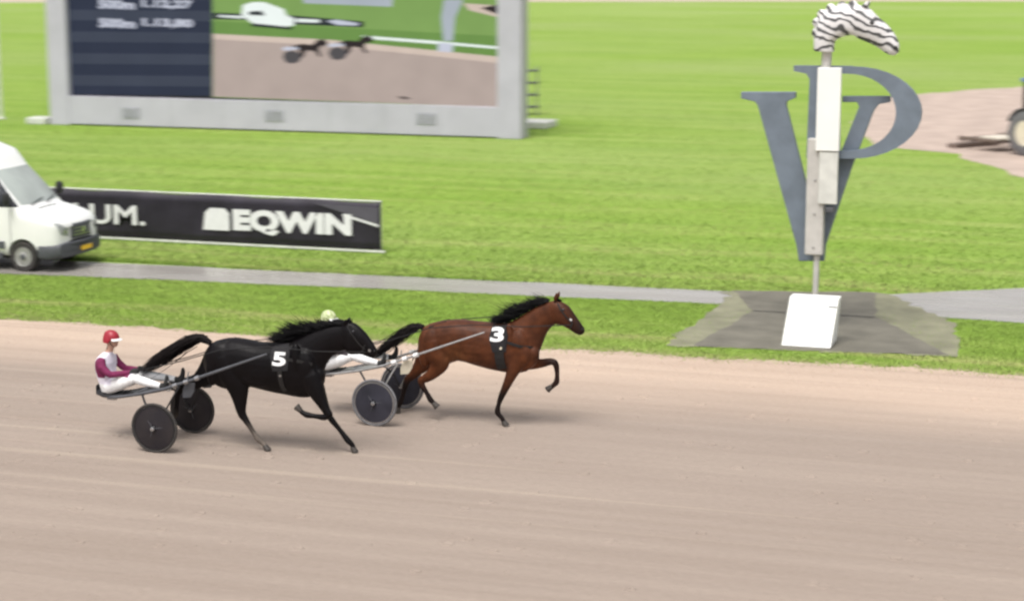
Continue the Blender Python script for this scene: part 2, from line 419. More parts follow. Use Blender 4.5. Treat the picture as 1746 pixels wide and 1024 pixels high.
# ------------------------------------------------------------------ the setting
def noise1(x, seed, amp, scl):
    r = np.random.default_rng(seed); out = 0
    for k in range(5): out = out+np.sin(x*scl*(1.7**k)+r.uniform(0, 7))*amp/(1.45**k)
    return out/2
def sheet(name, poly, z, m, kind='structure'):
    mb = MB(); mb.add([(p[0], p[1], z) for p in poly], [tuple(range(len(poly)))])
    me = bpy.data.meshes.new(name); me.from_pydata(mb.v, [], mb.f)
    bm = bmesh.new(); bm.from_mesh(me); bmesh.ops.triangulate(bm, faces=bm.faces); 
    for f in bm.faces:
        if f.normal.z < 0: f.normal_flip()
    bm.to_mesh(me); bm.free()
    return tag(link(name, me, m, None, False), kind=kind)
sheet('lawn', [(-900, -200), (900, -200), (900, 1600), (-900, 1600)], 0.0, 'grass')
def edge_y(x):                                    # the verge of the sand track, a little ragged
    b = np.interp(x, [-60, -21.2, -14.8, -10.6, -7.75, -1.4, 40], [32.9, 33.1, 33.2, 33.5, 33.7, 34.05, 34.4])
    return b+noise1(x, 3, .13, 1.3)+noise1(x, 13, .06, 5.1)
xs = np.concatenate([np.linspace(-400, -42, 40), np.linspace(-41, 20, 420), np.linspace(21, 400, 40)])
def strip(name, xs, y0, y1, z, m):
    n = len(xs); y0 = np.broadcast_to(y0, n); y1 = np.broadcast_to(y1, n)
    vs = [(x, y, z) for x, y in zip(xs, y0)]+[(x, y, z) for x, y in zip(xs, y1)]
    me = bpy.data.meshes.new(name); me.from_pydata(vs, [], [(i, i+1, n+i+1, n+i) for i in range(n-1)])
    return tag(link(name, me, m, None, False), kind='structure')
strip('sand_track', xs, -60, edge_y(xs), .004, 'sand')
xr = np.linspace(-140, 60, 500)
ROAD_N = lambda x: np.interp(x, [-140, -24, -17, -7.6, -1.6, 10, 60], [34.6, 37.75, 38.35, 38.95, 38.75, 37.6, 34.0])+noise1(x, 5, .04, 1.1)
ROAD_F = lambda x: np.interp(x, [-140, -22.7, -15.8, -7.9, -4.7, -1.84, 10, 60], [36.8, 39.8, 40.1, 40.5, 41.1, 42.8, 48.5, 60])+noise1(x, 6, .05, 1.3)
strip('service_road', xr, ROAD_N(xr), ROAD_F(xr), .008, 'road')
fa, fb = gnd(0, 4.5)[:2], gnd(1746, 2.5)[:2]; fd = fb-fa; fn = np.array([-fd[1], fd[0]])/np.linalg.norm(fd)*26
sheet('far_sand_track', [tuple(fa-fd*3), tuple(fb+fd*3), tuple(fb+fd*3+fn), tuple(fa-fd*3+fn)], .006, 'farsand')
pt = lambda x, y: tuple(gnd(x, y)[:2])
APRON = [pt(1183, 590), pt(1618, 606), pt(1494, 541), pt(1492, 500), pt(1252, 497), pt(1283, 531)]
EDGE = [pt(1132, 590), pt(1634, 608), pt(1630, 552), pt(1508, 499), pt(1236, 496), pt(1240, 512)]
def ragged(poly, seed, amp=.06, step=.25):
    out = []; r = np.random.default_rng(seed)
    for a, b in zip(poly, poly[1:]+poly[:1]):
        a = np.array(a); b = np.array(b); n = max(1, int(np.linalg.norm(b-a)/step))
        for k in range(n): out.append(tuple(a+(b-a)*k/n+r.normal(0, amp, 2)))
    return out
sheet('gravel_shoulder', ragged(EDGE, 1, .07), .012, 'apron_edge')
sheet('paved_apron', ragged(APRON, 2, .025), .016, 'apron')
DIRT = [pt(1462, 196), pt(1500, 168), pt(1560, 160), pt(1640, 155), pt(1746, 148), (22, 112), (60, 90), (40, 52), (8, 56), pt(1746, 304), pt(1690, 283), pt(1620, 262), pt(1545, 255), pt(1490, 246), pt(1468, 225)]
sheet('dirt_path', ragged(DIRT, 4, .16, 1.0), .008, 'dirt')

def in_poly(px, py, poly):
    c = np.zeros(len(px), bool); n = len(poly)
    for i in range(n):
        x0, y0 = poly[i]; x1, y1 = poly[i-1]
        m = ((y0 > py) != (y1 > py)) & (px < (x1-x0)*(py-y0)/(y1-y0+1e-12)+x0); c ^= m
    return c
def blades(name, x, y, h, wd, label, tone):
    n = len(x); a = RNG.uniform(0, math.pi, n); ln = RNG.uniform(-.7, .7, (n, 2))
    hh = h*RNG.uniform(.5, 1.25, n); ww = wd*RNG.uniform(.6, 1.3, n)
    v = np.zeros((n, 3, 3), np.float32)
    v[:, 0] = np.stack([x-np.cos(a)*ww, y-np.sin(a)*ww, np.zeros(n)-.002], 1)
    v[:, 1] = np.stack([x+np.cos(a)*ww, y+np.sin(a)*ww, np.zeros(n)-.002], 1)
    v[:, 2] = np.stack([x+ln[:, 0]*hh, y+ln[:, 1]*hh, hh], 1)
    me = bpy.data.meshes.new(name); me.vertices.add(3*n); me.vertices.foreach_set('co', v.ravel())
    me.loops.add(3*n); me.loops.foreach_set('vertex_index', np.arange(3*n, dtype=np.int32))
    me.polygons.add(n); me.polygons.foreach_set('loop_start', np.arange(0, 3*n, 3, dtype=np.int32)); me.polygons.foreach_set('loop_total', np.full(n, 3, dtype=np.int32))
    me.update(calc_edges=True); me.validate()
    t = np.clip(tone(x, y)+RNG.normal(0, .09, n), 0, 1)[:, None]
    pal = np.array([GA, GB, GC, GD]); k = np.clip(t[:, 0]*3, 0, 2.999).astype(int); f = t[:, 0]*3-k
    c = (pal[k]*(1-f[:, None])+pal[k+1]*f[:, None])
    cc = np.ones((n, 3, 4), np.float32); cc[:, :, :3] = c[:, None, :]
    at = me.color_attributes.new('Col', 'FLOAT_COLOR', 'POINT'); at.data.foreach_set('color', cc.ravel())
    return tag(link(name, me, 'blade', None, False), label, 'grass', kind='stuff')
def tone_fn(x, y):
    
    w = .55*np.sin(x*.31+1)+.35*np.sin(x*.83+y*.1)
    return 0.42+.22*np.sin(y*1.7+w*1.4)+.17*np.sin(y*4.1+w*2.3+x*.07)+.09*np.sin(y*9.7+w*3+x*.11)+.07*np.sin(x*.29+y*.23)
def verge_tone(x, y):
    return .30+.46*np.exp(-((y-34.95-.25*np.sin(x*.6))/.22)**2)+.30*np.exp(-((y-edge_y(x)-.15)/.25)**2)+.1*np.sin(x*.9+y)
n = 240000
x = RNG.uniform(-27, 4, n); y = RNG.uniform(33.0, 39.2, n)
k = (y > edge_y(x)-.42*RNG.random(n)**4) & (y < ROAD_N(x)+.05) & ~in_poly(x, y, APRON) & ~(in_poly(x, y, EDGE) & (RNG.random(n) < .93))
blades('verge_grass', x[k], y[k], .034, .010, 'short green grass verge between the sand track and the service road', verge_tone)
n = 430000
y = 40+ (RNG.random(n)**2.0)*150; x = RNG.uniform(-1.0, .12, n)*(y*.66)
k = (y > ROAD_F(x)-.04) & ~in_poly(x, y, EDGE) & ~in_poly(x, y, DIRT)
blades('infield_grass', x[k], y[k], .045, .016, 'wide mown green infield lawn behind the service road', tone_fn)
# ragged pale fringe: clods of sand kicked onto the edge of the track
n = 12000; mb = MB()
for i in range(n):
    cx = random.uniform(-24, 2); dy = abs(random.gauss(0, 1.1)) if i % 12 < 9 else random.uniform(0, 16); cy = float(edge_y(np.array([cx]))[0])-dy+.15
    s = random.uniform(.006, .022)
    p = [(cx+s*random.uniform(.6, 1.4)*math.cos(a), cy+s*random.uniform(.6, 1.4)*math.sin(a), .003) for a in (0, 1.57, 3.14, 4.71)]
    mb.add(p+[(cx, cy, .004+s*random.uniform(.5, .9))], [(0, 1, 4), (1, 2, 4), (2, 3, 4), (3, 0, 4)])
tag(mb.build('sand_clods', 'sand', None, False), 'loose clods of pale sand along the grass edge', 'sand', kind='stuff')
mb = MB()
def print_at(cx, cy, r0):
    n_ = 9; rings_ = []
    for rr_, zz in ((1.5, .0035), (1.12, .016), (.85, .010), (.45, .0048)):
        rings_.append([(cx+r0*rr_*1.1*math.cos(a)+random.gauss(0, .004), cy+r0*rr_*math.sin(a)+random.gauss(0, .004), zz+random.uniform(0, .004)*(zz > .004)) for a in [2*math.pi*k_/n_ for k_ in range(n_)]])
    mb.rings(rings_, cap=False); mb.add(rings_[-1], [tuple(range(n_))])
for x0_, yl in ((-11.9, 25.5), (-9.4, 27.96)):
    xx = x0_
    while xx > -32:
        for sy in (-1, 1): print_at(xx+random.gauss(0, .08)+sy*.55, yl+sy*.13+random.gauss(0, .05), .062)
        xx -= 1.35
for _ in range(220): print_at(random.uniform(-22, 3), random.uniform(20.5, 33.0), random.uniform(.045, .065))
tag(mb.build('hoof_prints', 'sand', None, True), 'scattered hoof prints pressed into the sand of the track', 'hoof prints', kind='stuff')
mb = MB()
for x0_, yl in ((-13.32, 24.77), (-13.32, 25.99), (-10.82, 27.22), (-10.82, 28.44)):
    xs2 = np.linspace(x0_, x0_-26, 90); rows_ = []
    for k_, xx in enumerate(xs2):
        wv_ = .02*math.sin(xx*.7+yl); rows_.append([(xx, yl+wv_+o, zz*min(1, .3+k_/3)+.0045+random.uniform(0, .002)) for o, zz in ((-.055, 0), (-.03, .010), (-.012, .001), (.012, .001), (.03, .010), (.055, 0))])
    mb.rings(rows_, close=False, cap=False)
tag(mb.build('wheel_ruts', 'sand', None, True), 'thin wheel ruts left in the sand behind the sulkies', 'wheel ruts', kind='stuff')
# dark drain slot along the road edge in front of the post
a, b = gnd(1283, 531), gnd(1492, 542)
mb = MB(); mb.add([(a[0], a[1]-.035, .021), (b[0], b[1]-.035, .021), (b[0], b[1]+.035, .021), (a[0], a[1]+.035, .021)], [(0, 1, 2, 3)])
tag(mb.build('drain_slot', 'track_dark', None, False), kind='structure')

# ------------------------------------------------------------------ horses
def leg_secs(Y, pts):
    P = [Vector(onY(px, py, Y)) for px, py, *_ in pts]
    out = []
    for k, p in enumerate(P):
        d = (P[min(k+1, len(P)-1)]-P[max(k-1, 0)]); d.y = 0; d.normalize()
        u = Vector((-d.z, 0, d.x)); r = pts[k][2]; wd = pts[k][3] if len(pts[k]) > 3 else r*.92
        out.append((p, u*r, wd))
    return out
def densify(secs, k=3):
    out = []
    for i in range(len(secs)-1):
        s = [secs[max(0, i-1)], secs[i], secs[i+1], secs[min(len(secs)-1, i+2)]]
        for j in range(k):
            t = j/k
            def cr(a, b, c, d): return .5*((2*b)+(c-a)*t+(2*a-5*b+4*c-d)*t*t+(3*b-a-3*c+d)*t**3)
            out.append((cr(*[Vector(q[0]) for q in s]), cr(*[Vector(q[1]) for q in s]), cr(*[q[2] for q in s])))
    out.append(secs[-1]); return out
def pair_secs(Y, prs):
    out = []
    for tx, ty, bx, by, hw in prs:
        a = Vector(onY(tx, ty, Y)); b = Vector(onY(bx, by, Y)); out.append(((a+b)/2, (a-b)/2, hw))
    return out
def strands(mb, roots, dirs, length, wid, n, spread, sag, seg=5, lf=None):
    """tapered ribbons of hair with two crossed blades"""
    for _ in range(n):
        k = random.random()*(len(roots)-1); i = int(k); f = k-i
        p = Vector(roots[i]).lerp(Vector(roots[min(i+1, len(roots)-1)]), f)
        d = Vector(dirs[i]).lerp(Vector(dirs[min(i+1, len(dirs)-1)]), f).normalized()
        d = (d+Vector((random.gauss(0, spread), random.gauss(0, spread), random.gauss(0, spread)))).normalized()
        L = length*random.uniform(.6, 1.2)*(1 if lf is None else lf[i]*(1-f)+lf[min(i+1, len(lf)-1)]*f); p = p+Vector((random.gauss(0, .016), random.gauss(0, .024), random.gauss(0, .016)))
        pts = []; q = p.copy(); dd = d.copy()
        for s in range(seg):
            pts.append(q.copy()); dd = (dd+Vector((random.gauss(0, .08), random.gauss(0, .08), sag))).normalized(); q = q+dd*L/(seg-1)
        wv = wid*random.uniform(.6, 1.3)
        mb.tube(pts, [wv*(1-.92*(s/(seg-1))**1.5) for s in range(seg)], 3)
def make_horse(Y0, D, label):
    bx = float(onY(*D['base'], Y0)[0])
    root = empty('horse', (bx, Y0, 0), label, 'horse', 'trotting horses')
    mb = MB()
    tr = []
    for px, pt_, pb, hw in D['trunk']:
        a = Vector(onY(px, pt_, Y0)); b = Vector(onY(px, pb, Y0)); tr.append(((a+b)/2, (a-b)/2, hw))
    mb.loft(densify(tr, 2), 22, 2.25)
    mb.loft(densify(pair_secs(Y0, D['neck']), 2), 18, 2.1)
    hd = pair_secs(Y0, D['head']); mb.loft(densify(hd, 2), 18, 2.3)
    hoofs = []
    for L in D['legs']:
        Y = Y0+L['dy']; ss = leg_secs(Y, L['pts'])
        a = Vector(onY(*L['hoof'][0], Y)); b = Vector(onY(*L['hoof'][1], Y))
        if L.get('ground'): b.z = .006
        d = (b-a).normalized(); a = b-d*min((b-a).length, .092)
        u = Vector((-d.z, 0, d.x)); ss.append((a+d*.02, u*.036, .036))
        ss = [(c, q*(1.14 if q.length < .05 else 1.04), wd*(1.14 if wd < .05 else 1.04)) for c, q, wd in ss]
        mb.loft(densify(ss, 3), 14)
        hoofs.append((a, b, d))
    # muscles: shoulders, haunches, jaws, ears
    for px, py, dy, r in D['lumps']:
        c = onY(px, py, Y0+dy); mb.ellip(c, r)
    for sy in (-1, 1):
        a = Vector(onY(*D['ear'][0], Y0)); b = Vector(onY(*D['ear'][1], Y0)); a.y = Y0+sy*.055; b.y = Y0+sy*.075
        mb.tube([a, a.lerp(b, .45), b], [.028, .034, .012], 8)
    me = fuse(mb, .0135, 8, .5)
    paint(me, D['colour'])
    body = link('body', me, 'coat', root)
    wm = me.copy(); wm.transform(Matrix.Translation(wpos(root))); bv = bvh_of(wm)
    # hooves
    for a, b, d in hoofs:
        h = MB(); h.tube([a-d*.012, a+d*.012, a.lerp(b, .5), b.lerp(a, .10), b], [.034, .041, .046, .053, .051], 14); h.build('hoof', 'hoof', root)
    # eyes and nostrils
    for sy in (-1, 1):
        e = Vector(onY(*D['eye'], Y0)); hit = bv.ray_cast(Vector((e.x, Y0+sy*2, e.z)), Vector((0, -sy, 0)))
        if hit[0] is not None: h = MB(); h.ellip(hit[0], (.022, .014, .019)); h.build('eye', 'dark_glass', root)
        e = Vector(onY(*D['nostril'], Y0)); hit = bv.ray_cast(Vector((e.x, Y0+sy*2, e.z)), Vector((0, -sy, 0)))
        if hit[0] is not None: h = MB(); h.ellip(hit[0], (.014, .006, .018)); h.build('nostril', 'leather', root)
    # mane and tail
    h = MB()
    rts = [Vector(onY(px, py, Y0)) for px, py in D['mane']]; drs = [Vector(d) for d in D['mane_dir']]
    strands(h, rts, drs, D['mane_len'], 0.0075, 1100, .17, -.05, lf=D.get('mane_f'))
    strands(h, rts, drs, D['mane_len']*1.5, .005, 70, .22, -.01, lf=D.get('mane_f'))
    fl = [Vector(onY(px, py, Y0)) for px, py in D['forelock']]
    strands(h, fl, [Vector((.1, 0, -1))]*len(fl), .16, .009, 40, .2, -.1)
    h.build('mane', 'hair_black', root)
    h = MB(); tp = [Vector(onY(px, py, Y0)) for px, py in D['tail']]
    def curve(t):
        k = t*(len(tp)-1); i = min(int(k), len(tp)-2); f = k-i
        return tp[i].lerp(tp[i+1], f)
    h.tube([curve(t/9) for t in range(5)], [.045, .05, .045, .035, .015], 8)
    for _ in range(760):
        t0 = random.uniform(0, .45); t1 = random.uniform(.65, 1.08); off = Vector((random.gauss(0, .03), random.gauss(0, .045), random.gauss(0, .035)))*D.get('tail_w', 1)
        pts = []
        for s in range(6):
            t = t0+(min(t1, 1.0)-t0)*s/5; wdn = .25+1.25*math.sin(min(1, t)*2.2)
            pts.append(curve(min(t, 1))+off*wdn+Vector((random.gauss(0, .008), random.gauss(0, .008), random.gauss(0, .008))))
        if t1 > 1: pts[-1] = pts[-1]+(tp[-1]-tp[-2]).normalized()*(t1-1)*2
        wv = random.uniform(.004, .009); h.tube(pts, [wv, wv*1.1, wv, wv*.8, wv*.55, wv*.15], 3)
    h.build('tail', 'hair_brown', root)
    # harness: saddle cloth with number, girth, breast strap, crupper strap, bridle
    def P(px, py, dy=-.26): q = onY(px, py, Y0+dy); return (float(q[0]), float(q[2]))
    base = Vector((0, 0, 0))
    poly = [P(*q) for q in D['pad']]
    for ax in ('+Y', '-Y'):
        mez = patch_rel(bv, poly, ax, Y0, .014, 4)
        pad = link('saddle_cloth', mez, 'pad', root)
        (nx0, nz1), (nx1, nz0) = P(*D['num'][0]), P(*D['num'][1])
        tm = text_mesh(D['number'], 1.0, .035); b2 = bmesh.new(); b2.from_mesh(tm)
        bmesh.ops.triangulate(b2, faces=b2.faces[:]); bmesh.ops.subdivide_edges(b2, edges=b2.edges[:], cuts=1)
        vx = [v.co.x for v in b2.verts]; vy = [v.co.y for v in b2.verts]; ax0, ax1, ay0, ay1 = min(vx), max(vx), min(vy), max(vy)
        for v in b2.verts:
            fx = (v.co.x-ax0)/(ax1-ax0)
            if ax == '-Y': fx = 1-fx
            v.co = (nx0+fx*(nx1-nx0), Y0+(-2 if ax == '+Y' else 2), nz0+(v.co.y-ay0)/(ay1-ay0)*(nz1-nz0))
        nm = drop(b2, bv, Vector((0, 1 if ax == '+Y' else -1, 0)), .024, .006)
        link('number', nm, 'numw', pad)
    h = MB()
    for band in D['bands']:
        for sy in (-1, 1):
            pts = []
            for q in band['pts']:
                X, Z = P(*q, dy=band.get('dy', -.24)); hit = bv.ray_cast(Vector((X, Y0+sy*2, Z)), Vector((0, -sy, 0)))
                if hit[0] is not None: pts.append(hit[0]+Vector((0, sy*.004, 0)))
            if len(pts) > 1:
                hb = MB(); w2 = band['w']
                for a, b in zip(pts[:-1], pts[1:]):
                    d = (b-a).normalized(); u = d.cross(Vector((0, 1, 0))).normalized()*w2; o = Vector((0, sy*.012, 0))
                    hb.add([a-u, a+u, b+u, b-u, a-u+o, a+u+o, b+u+o, b-u+o], [(0, 1, 2, 3), (4, 5, 6, 7), (0, 1, 5, 4), (1, 2, 6, 5), (2, 3, 7, 6), (3, 0, 4, 7)])
                hb.build(band['name'], band.get('mat', 'leather'), root)
    return root, bv
def patch_rel(bvh, poly, axis, Y0, out, cuts):
    bm = bmesh.new(); s = -1 if axis == '+Y' else 1
    bm.faces.new([bm.verts.new((a, Y0+s*2, b)) for a, b in poly]); bmesh.ops.triangulate(bm, faces=bm.faces[:])
    for _ in range(cuts): bmesh.ops.subdivide_edges(bm, edges=bm.edges[:], cuts=1, use_grid_fill=True)
    bmesh.ops.triangulate(bm, faces=bm.faces[:])
    return drop(bm, bvh, Vector((0, -s, 0)), out, .012)

def sm(a, b, t): t = np.clip((t-a)/(b-a), 0, 1); return t*t*(3-2*t)
def bay(Y0, muzzle, topl):
    def f(co):
        n = len(co); c = np.tile(np.array([.084, .0265, .0105]), (n, 1)); z = co[:, 2]; x = co[:, 0]
        dark = np.array([.010, .0055, .005])
        k = 1-sm(.48, .74, z); c = c*(1-k[:, None])+dark*k[:, None]                   # black points on the legs
        k = sm(muzzle-.42, muzzle-.05, x)*.85; c = c*(1-k[:, None])+dark*k[:, None]    # dark muzzle
        k = sm(1.50, 1.68, z)*(1-sm(muzzle-1.25, muzzle-1.0, x))*.35; c = c*(1-k[:, None])+np.array([.085, .034, .026])*k[:, None]  # pinkish highlight along the back, painted into the coat colour
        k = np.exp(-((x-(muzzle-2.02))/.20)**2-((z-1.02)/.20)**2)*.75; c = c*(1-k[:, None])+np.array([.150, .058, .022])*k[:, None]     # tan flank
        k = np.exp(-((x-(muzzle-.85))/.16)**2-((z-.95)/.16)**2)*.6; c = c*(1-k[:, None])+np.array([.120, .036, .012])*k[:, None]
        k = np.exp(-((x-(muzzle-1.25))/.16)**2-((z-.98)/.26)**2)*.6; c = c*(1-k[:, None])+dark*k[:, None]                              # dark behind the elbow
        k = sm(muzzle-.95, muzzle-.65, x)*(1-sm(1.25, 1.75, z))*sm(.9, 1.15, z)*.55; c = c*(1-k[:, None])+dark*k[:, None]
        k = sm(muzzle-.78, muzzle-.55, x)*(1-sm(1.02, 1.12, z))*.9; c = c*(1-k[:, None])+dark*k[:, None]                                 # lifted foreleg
        nz = np.sin(x*3.1+z*2.3)*.5+np.sin(z*5.1-x*1.7)*.5; c *= (1+.18*nz)[:, None]
        return c
    return f
def blackc(co):
    c = np.tile(np.array([.0026, .0015, .0022]), (len(co), 1)); z = co[:, 2]; x = co[:, 0]
    k = sm(.75, .45, z)*.0
    nz = np.sin(x*2.7+z*3.3)*.5+np.sin(z*4.1-x*2.1)*.5; c *= (1+.25*nz)[:, None]
    kk = (1-sm(.16, .50, z))*(1-sm(-11.6, -11.2, x))                                       # dusty pale hind cannons
    return c*(1-.85*kk[:, None])+np.array([.15, .125, .105])*.85*kk[:, None]

BLACK = dict(base=(455, 760), number='5', colour=blackc, tail_w=.8,
  trunk=[(352, 598, 626, .10), (361, 584, 648, .19), (380, 577, 660, .245), (401, 575, 663, .265), (425, 579, 658, .275), (445, 583, 662, .285), (470, 583, 668, .285), (490, 580, 672, .262), (515, 580, 677, .235), (535, 594, 675, .2), (547, 614, 664, .15), (552, 630, 652, .07)],
  neck=[(474, 590, 528, 676, .19), (500, 577, 549, 642, .16), (530, 564, 560, 615, .12), (560, 555, 577, 601, .095), (588, 551, 594, 596, .085), (596, 553, 602, 600, .06)],
  head=[(582, 553, 586, 590, .07), (592, 548, 592, 600, .098), (606, 551, 597, 604, .112), (620, 563, 608, 604, .095), (630, 575, 617, 604, .072), (638, 587, 625, 607, .066), (642, 596, 633, 610, .058), (643, 603, 638, 610, .03)],
  legs=[
   dict(dy=-.14, pts=[(528, 640, .15, .09), (538, 664, .13, .085), (547, 683, .088, .066), (556, 698, .060, .052), (562, 706, .052, .05), (553, 711, .043, .04), (538, 709, .033, .031), (524, 707, .042, .038), (516, 703, .035, .034), (512, 699, .034)], hoof=((514, 701), (505, 692))),
   dict(dy=.14, pts=[(532, 640, .15, .09), (542, 668, .12, .085), (551, 688, .084, .062), (560, 707, .053, .05), (567, 717, .042, .04), (580, 733, .033, .031), (593, 750, .043, .038), (599, 756, .036, .034), (602, 760, .034)], hoof=((599, 757), (606, 769)), ground=True),
   dict(dy=-.15, pts=[(380, 608, .20, .11), (393, 634, .21, .125), (406, 660, .170, .10), (409, 681, .115, .075), (411, 699, .076, .058), (414, 708, .062, .05), (420, 717, .044, .04), (430, 733, .034, .032), (440, 748, .043, .038), (446, 753, .036, .034), (450, 757, .034)], hoof=((447, 753), (458, 766)), ground=True),
   dict(dy=.15, pts=[(368, 612, .20, .11), (352, 638, .16, .10), (332, 652, .10, .075), (314, 660, .072, .055), (306, 664, .064, .05), (302, 674, .044, .04), (301, 690, .034, .032), (299, 705, .043, .038), (295, 711, .036), (292, 714, .034)], hoof=((296, 709), (285, 719)))],
  lumps=[(378, 612, -.12, (.24, .14, .26)), (378, 612, .12, (.24, .14, .26)), (520, 625, -.13, (.17, .11, .27)), (520, 625, .13, (.17, .11, .27)), (598, 583, -.05, (.11, .055, .12)), (598, 583, .05, (.11, .055, .12)), (455, 630, 0, (.5, .30, .30))]+[q for sy in (-1, 1) for q in ((530, 646, sy*.165, (.12, .06, .17)), (505, 612, sy*.185, (.08, .07, .24)), (362, 628, sy*.14, (.10, .10, .26)), (403, 650, sy*.185, (.12, .07, .18)), (543, 640, sy*.08, (.10, .08, .12)), (440, 645, sy*.225, (.30, .05, .13)))],
  ear=((590, 551), (594, 542)), eye=(606, 563), nostril=(640, 597),
  mane=[(486, 580), (505, 574), (525, 566), (548, 557), (570, 551), (588, 549)],
  mane_dir=[(-.8, -.3, .12), (-.9, -.35, .28), (-.95, -.3, .50), (-1, -.2, .36), (-1, -.2, .16), (-1, -.1, .1)], mane_len=.30, mane_f=[.9, 1.05, 1.05, .7, .36, .35],
  forelock=[(592, 546), (598, 547)],
  tail=[(359, 585), (348, 576), (335, 576), (315, 585), (298, 596), (280, 607), (265, 618), (248, 630)],
  pad=[(461, 590), (486, 588), (492, 604), (490, 632), (466, 632), (460, 606)], num=((465, 600), (487, 624)),
  bands=[dict(name='girth', w=.035, pts=[(478, 630), (479, 645), (481, 660), (484, 668)]),
         dict(name='breast_strap', w=.022, pts=[(488, 612), (510, 616), (530, 622), (545, 632)]),
         dict(name='crupper_strap', w=.012, pts=[(462, 588), (440, 586), (415, 582), (385, 583), (364, 590)]),
         dict(name='cheek_strap', dy=-.085, w=.010, pts=[(592, 556), (600, 568), (612, 585), (622, 596)]),
         dict(name='noseband', dy=-.085, w=.011, pts=[(627, 575), (622, 588), (616, 600)]),
         dict(name='browband', dy=-.085, w=.010, pts=[(592, 556), (600, 556), (607, 555)]),
         dict(name='harness_stud', w=.016, mat='steel', pts=[(478, 638), (480, 641)]),
         dict(name='bit_ring', dy=-.085, w=.016, mat='steel', pts=[(628, 596), (631, 599)])])
BROWN = dict(base=(800, 720), number='3', colour=None, tail_w=.62,
  trunk=[(716, 574, 598, .10), (724, 556, 616, .19), (744, 548, 626, .245), (764, 545, 621, .265), (784, 544, 614, .272), (810, 547, 621, .282), (835, 549, 628, .282), (858, 550, 633, .255), (880, 552, 636, .23), (899, 564, 632, .195), (913, 584, 622, .145), (918, 597, 614, .07)],
  neck=[(848, 556, 898, 634, .185), (868, 549, 919, 602, .16), (890, 537, 928, 579, .122), (912, 523, 936, 562, .098), (934, 514, 948, 552, .088), (945, 514, 955, 550, .06)],
  head=[(932, 517, 941, 548, .07), (943, 512, 949, 553, .095), (957, 514, 957, 554, .110), (970, 522, 965, 558, .095), (981, 537, 973, 563, .072), (990, 550, 981, 568, .066), (996, 559, 988, 571, .058), (997, 566, 992, 571, .03)],
  legs=[
   dict(dy=-.14, pts=[(888, 595, .15, .09), (880, 620, .125, .085), (872, 638, .09, .07), (864, 656, .066, .056), (857, 671, .053, .05), (853, 680, .041, .039), (850, 690, .033, .031), (848, 702, .043, .038), (852, 708, .036, .034), (855, 711, .034)], hoof=((852, 708), (864, 720)), ground=True),
   dict(dy=.14, pts=[(885, 600, .15, .09), (900, 618, .115, .08), (922, 619, .072, .058), (938, 616, .055, .05), (946, 618, .051, .048), (949, 626, .041, .039), (950, 639, .033, .031), (949, 651, .043, .038), (944, 656, .036, .034), (941, 659, .034)], hoof=((944, 656), (933, 664))),
   dict(dy=-.15, pts=[(740, 580, .20, .11), (747, 605, .21, .125), (748, 622, .15, .095), (738, 636, .092, .068), (725, 645, .070, .055), (718, 649, .062, .05), (720, 657, .044, .04), (728, 670, .034, .032), (734, 681, .043, .038), (738, 685, .036, .034), (741, 688, .034)], hoof=((738, 685), (746, 694))),
   dict(dy=.15, pts=[(735, 585, .20, .11), (726, 612, .17, .10), (712, 630, .10, .075), (700, 642, .072, .055), (695, 647, .062, .05), (691, 657, .044, .04), (687, 672, .034, .032), (683, 685, .043, .038), (680, 690, .036, .034), (679, 693, .034)], hoof=((681, 689), (677, 702)), ground=True)],
  lumps=[(740, 585, -.12, (.23, .14, .26)), (740, 585, .12, (.23, .14, .26)), (884, 588, -.13, (.17, .11, .26)), (884, 588, .13, (.17, .11, .26)), (958, 537, -.05, (.10, .055, .11)), (958, 537, .05, (.10, .055, .11)), (815, 590, 0, (.5, .30, .28))]+[q for sy in (-1, 1) for q in ((892, 604, sy*.165, (.12, .06, .17)), (868, 577, sy*.185, (.08, .07, .24)), (724, 600, sy*.14, (.10, .10, .26)), (755, 612, sy*.185, (.12, .07, .17)), (909, 602, sy*.08, (.10, .08, .12)), (805, 604, sy*.225, (.30, .05, .13)))],
  ear=((948, 511), (952, 497)), eye=(963, 526), nostril=(994, 561),
  mane=[(855, 547), (870, 545), (885, 537), (900, 528), (918, 519), (936, 513)],
  mane_dir=[(-.8, -.3, .15), (-.9, -.35, .25), (-1, -.3, .32), (-1, -.2, .28), (-1, -.2, .22), (-1, -.1, .22)], mane_len=.27, mane_f=[.7, .9, 1, 1, .9, .7],
  forelock=[(947, 511), (954, 511)],
  tail=[(722, 558), (713, 555), (702, 560), (688, 569), (672, 580), (656, 592), (643, 602)],
  pad=[(836, 556), (860, 553), (866, 572), (862, 600), (840, 600), (834, 576)], num=((836, 559), (858, 583)),
  bands=[dict(name='girth', w=.075, pts=[(851, 596), (852, 610), (853, 622), (855, 630)]),
         dict(name='breast_strap', w=.020, pts=[(862, 582), (885, 590), (902, 594), (914, 600)]),
         dict(name='crupper_strap', w=.012, pts=[(836, 553), (810, 550), (784, 548), (755, 551), (728, 560)]),
         dict(name='cheek_strap', dy=-.085, w=.010, pts=[(950, 517), (957, 528), (966, 540), (974, 549)]),
         dict(name='noseband', dy=-.085, w=.012, pts=[(980, 539), (976, 549), (972, 559)]),
         dict(name='browband', dy=-.085, w=.030, mat='board_d', pts=[(944, 515), (952, 514), (961, 515)]),
         dict(name='harness_stud', w=.020, mat='cream', pts=[(853, 592), (856, 594)]),
         dict(name='bit_ring', dy=-.085, w=.022, mat='white_pl', pts=[(971, 544), (974, 547)])])
YB, YR = 25.50, 27.96
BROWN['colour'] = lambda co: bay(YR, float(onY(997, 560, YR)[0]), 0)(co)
hb, bvb = make_horse(YB, BLACK, 'black trotting horse wearing a saddle cloth with the white number 5')
hr, bvr = make_horse(YR, BROWN, 'bay brown trotting horse with black mane wearing the white number 3')

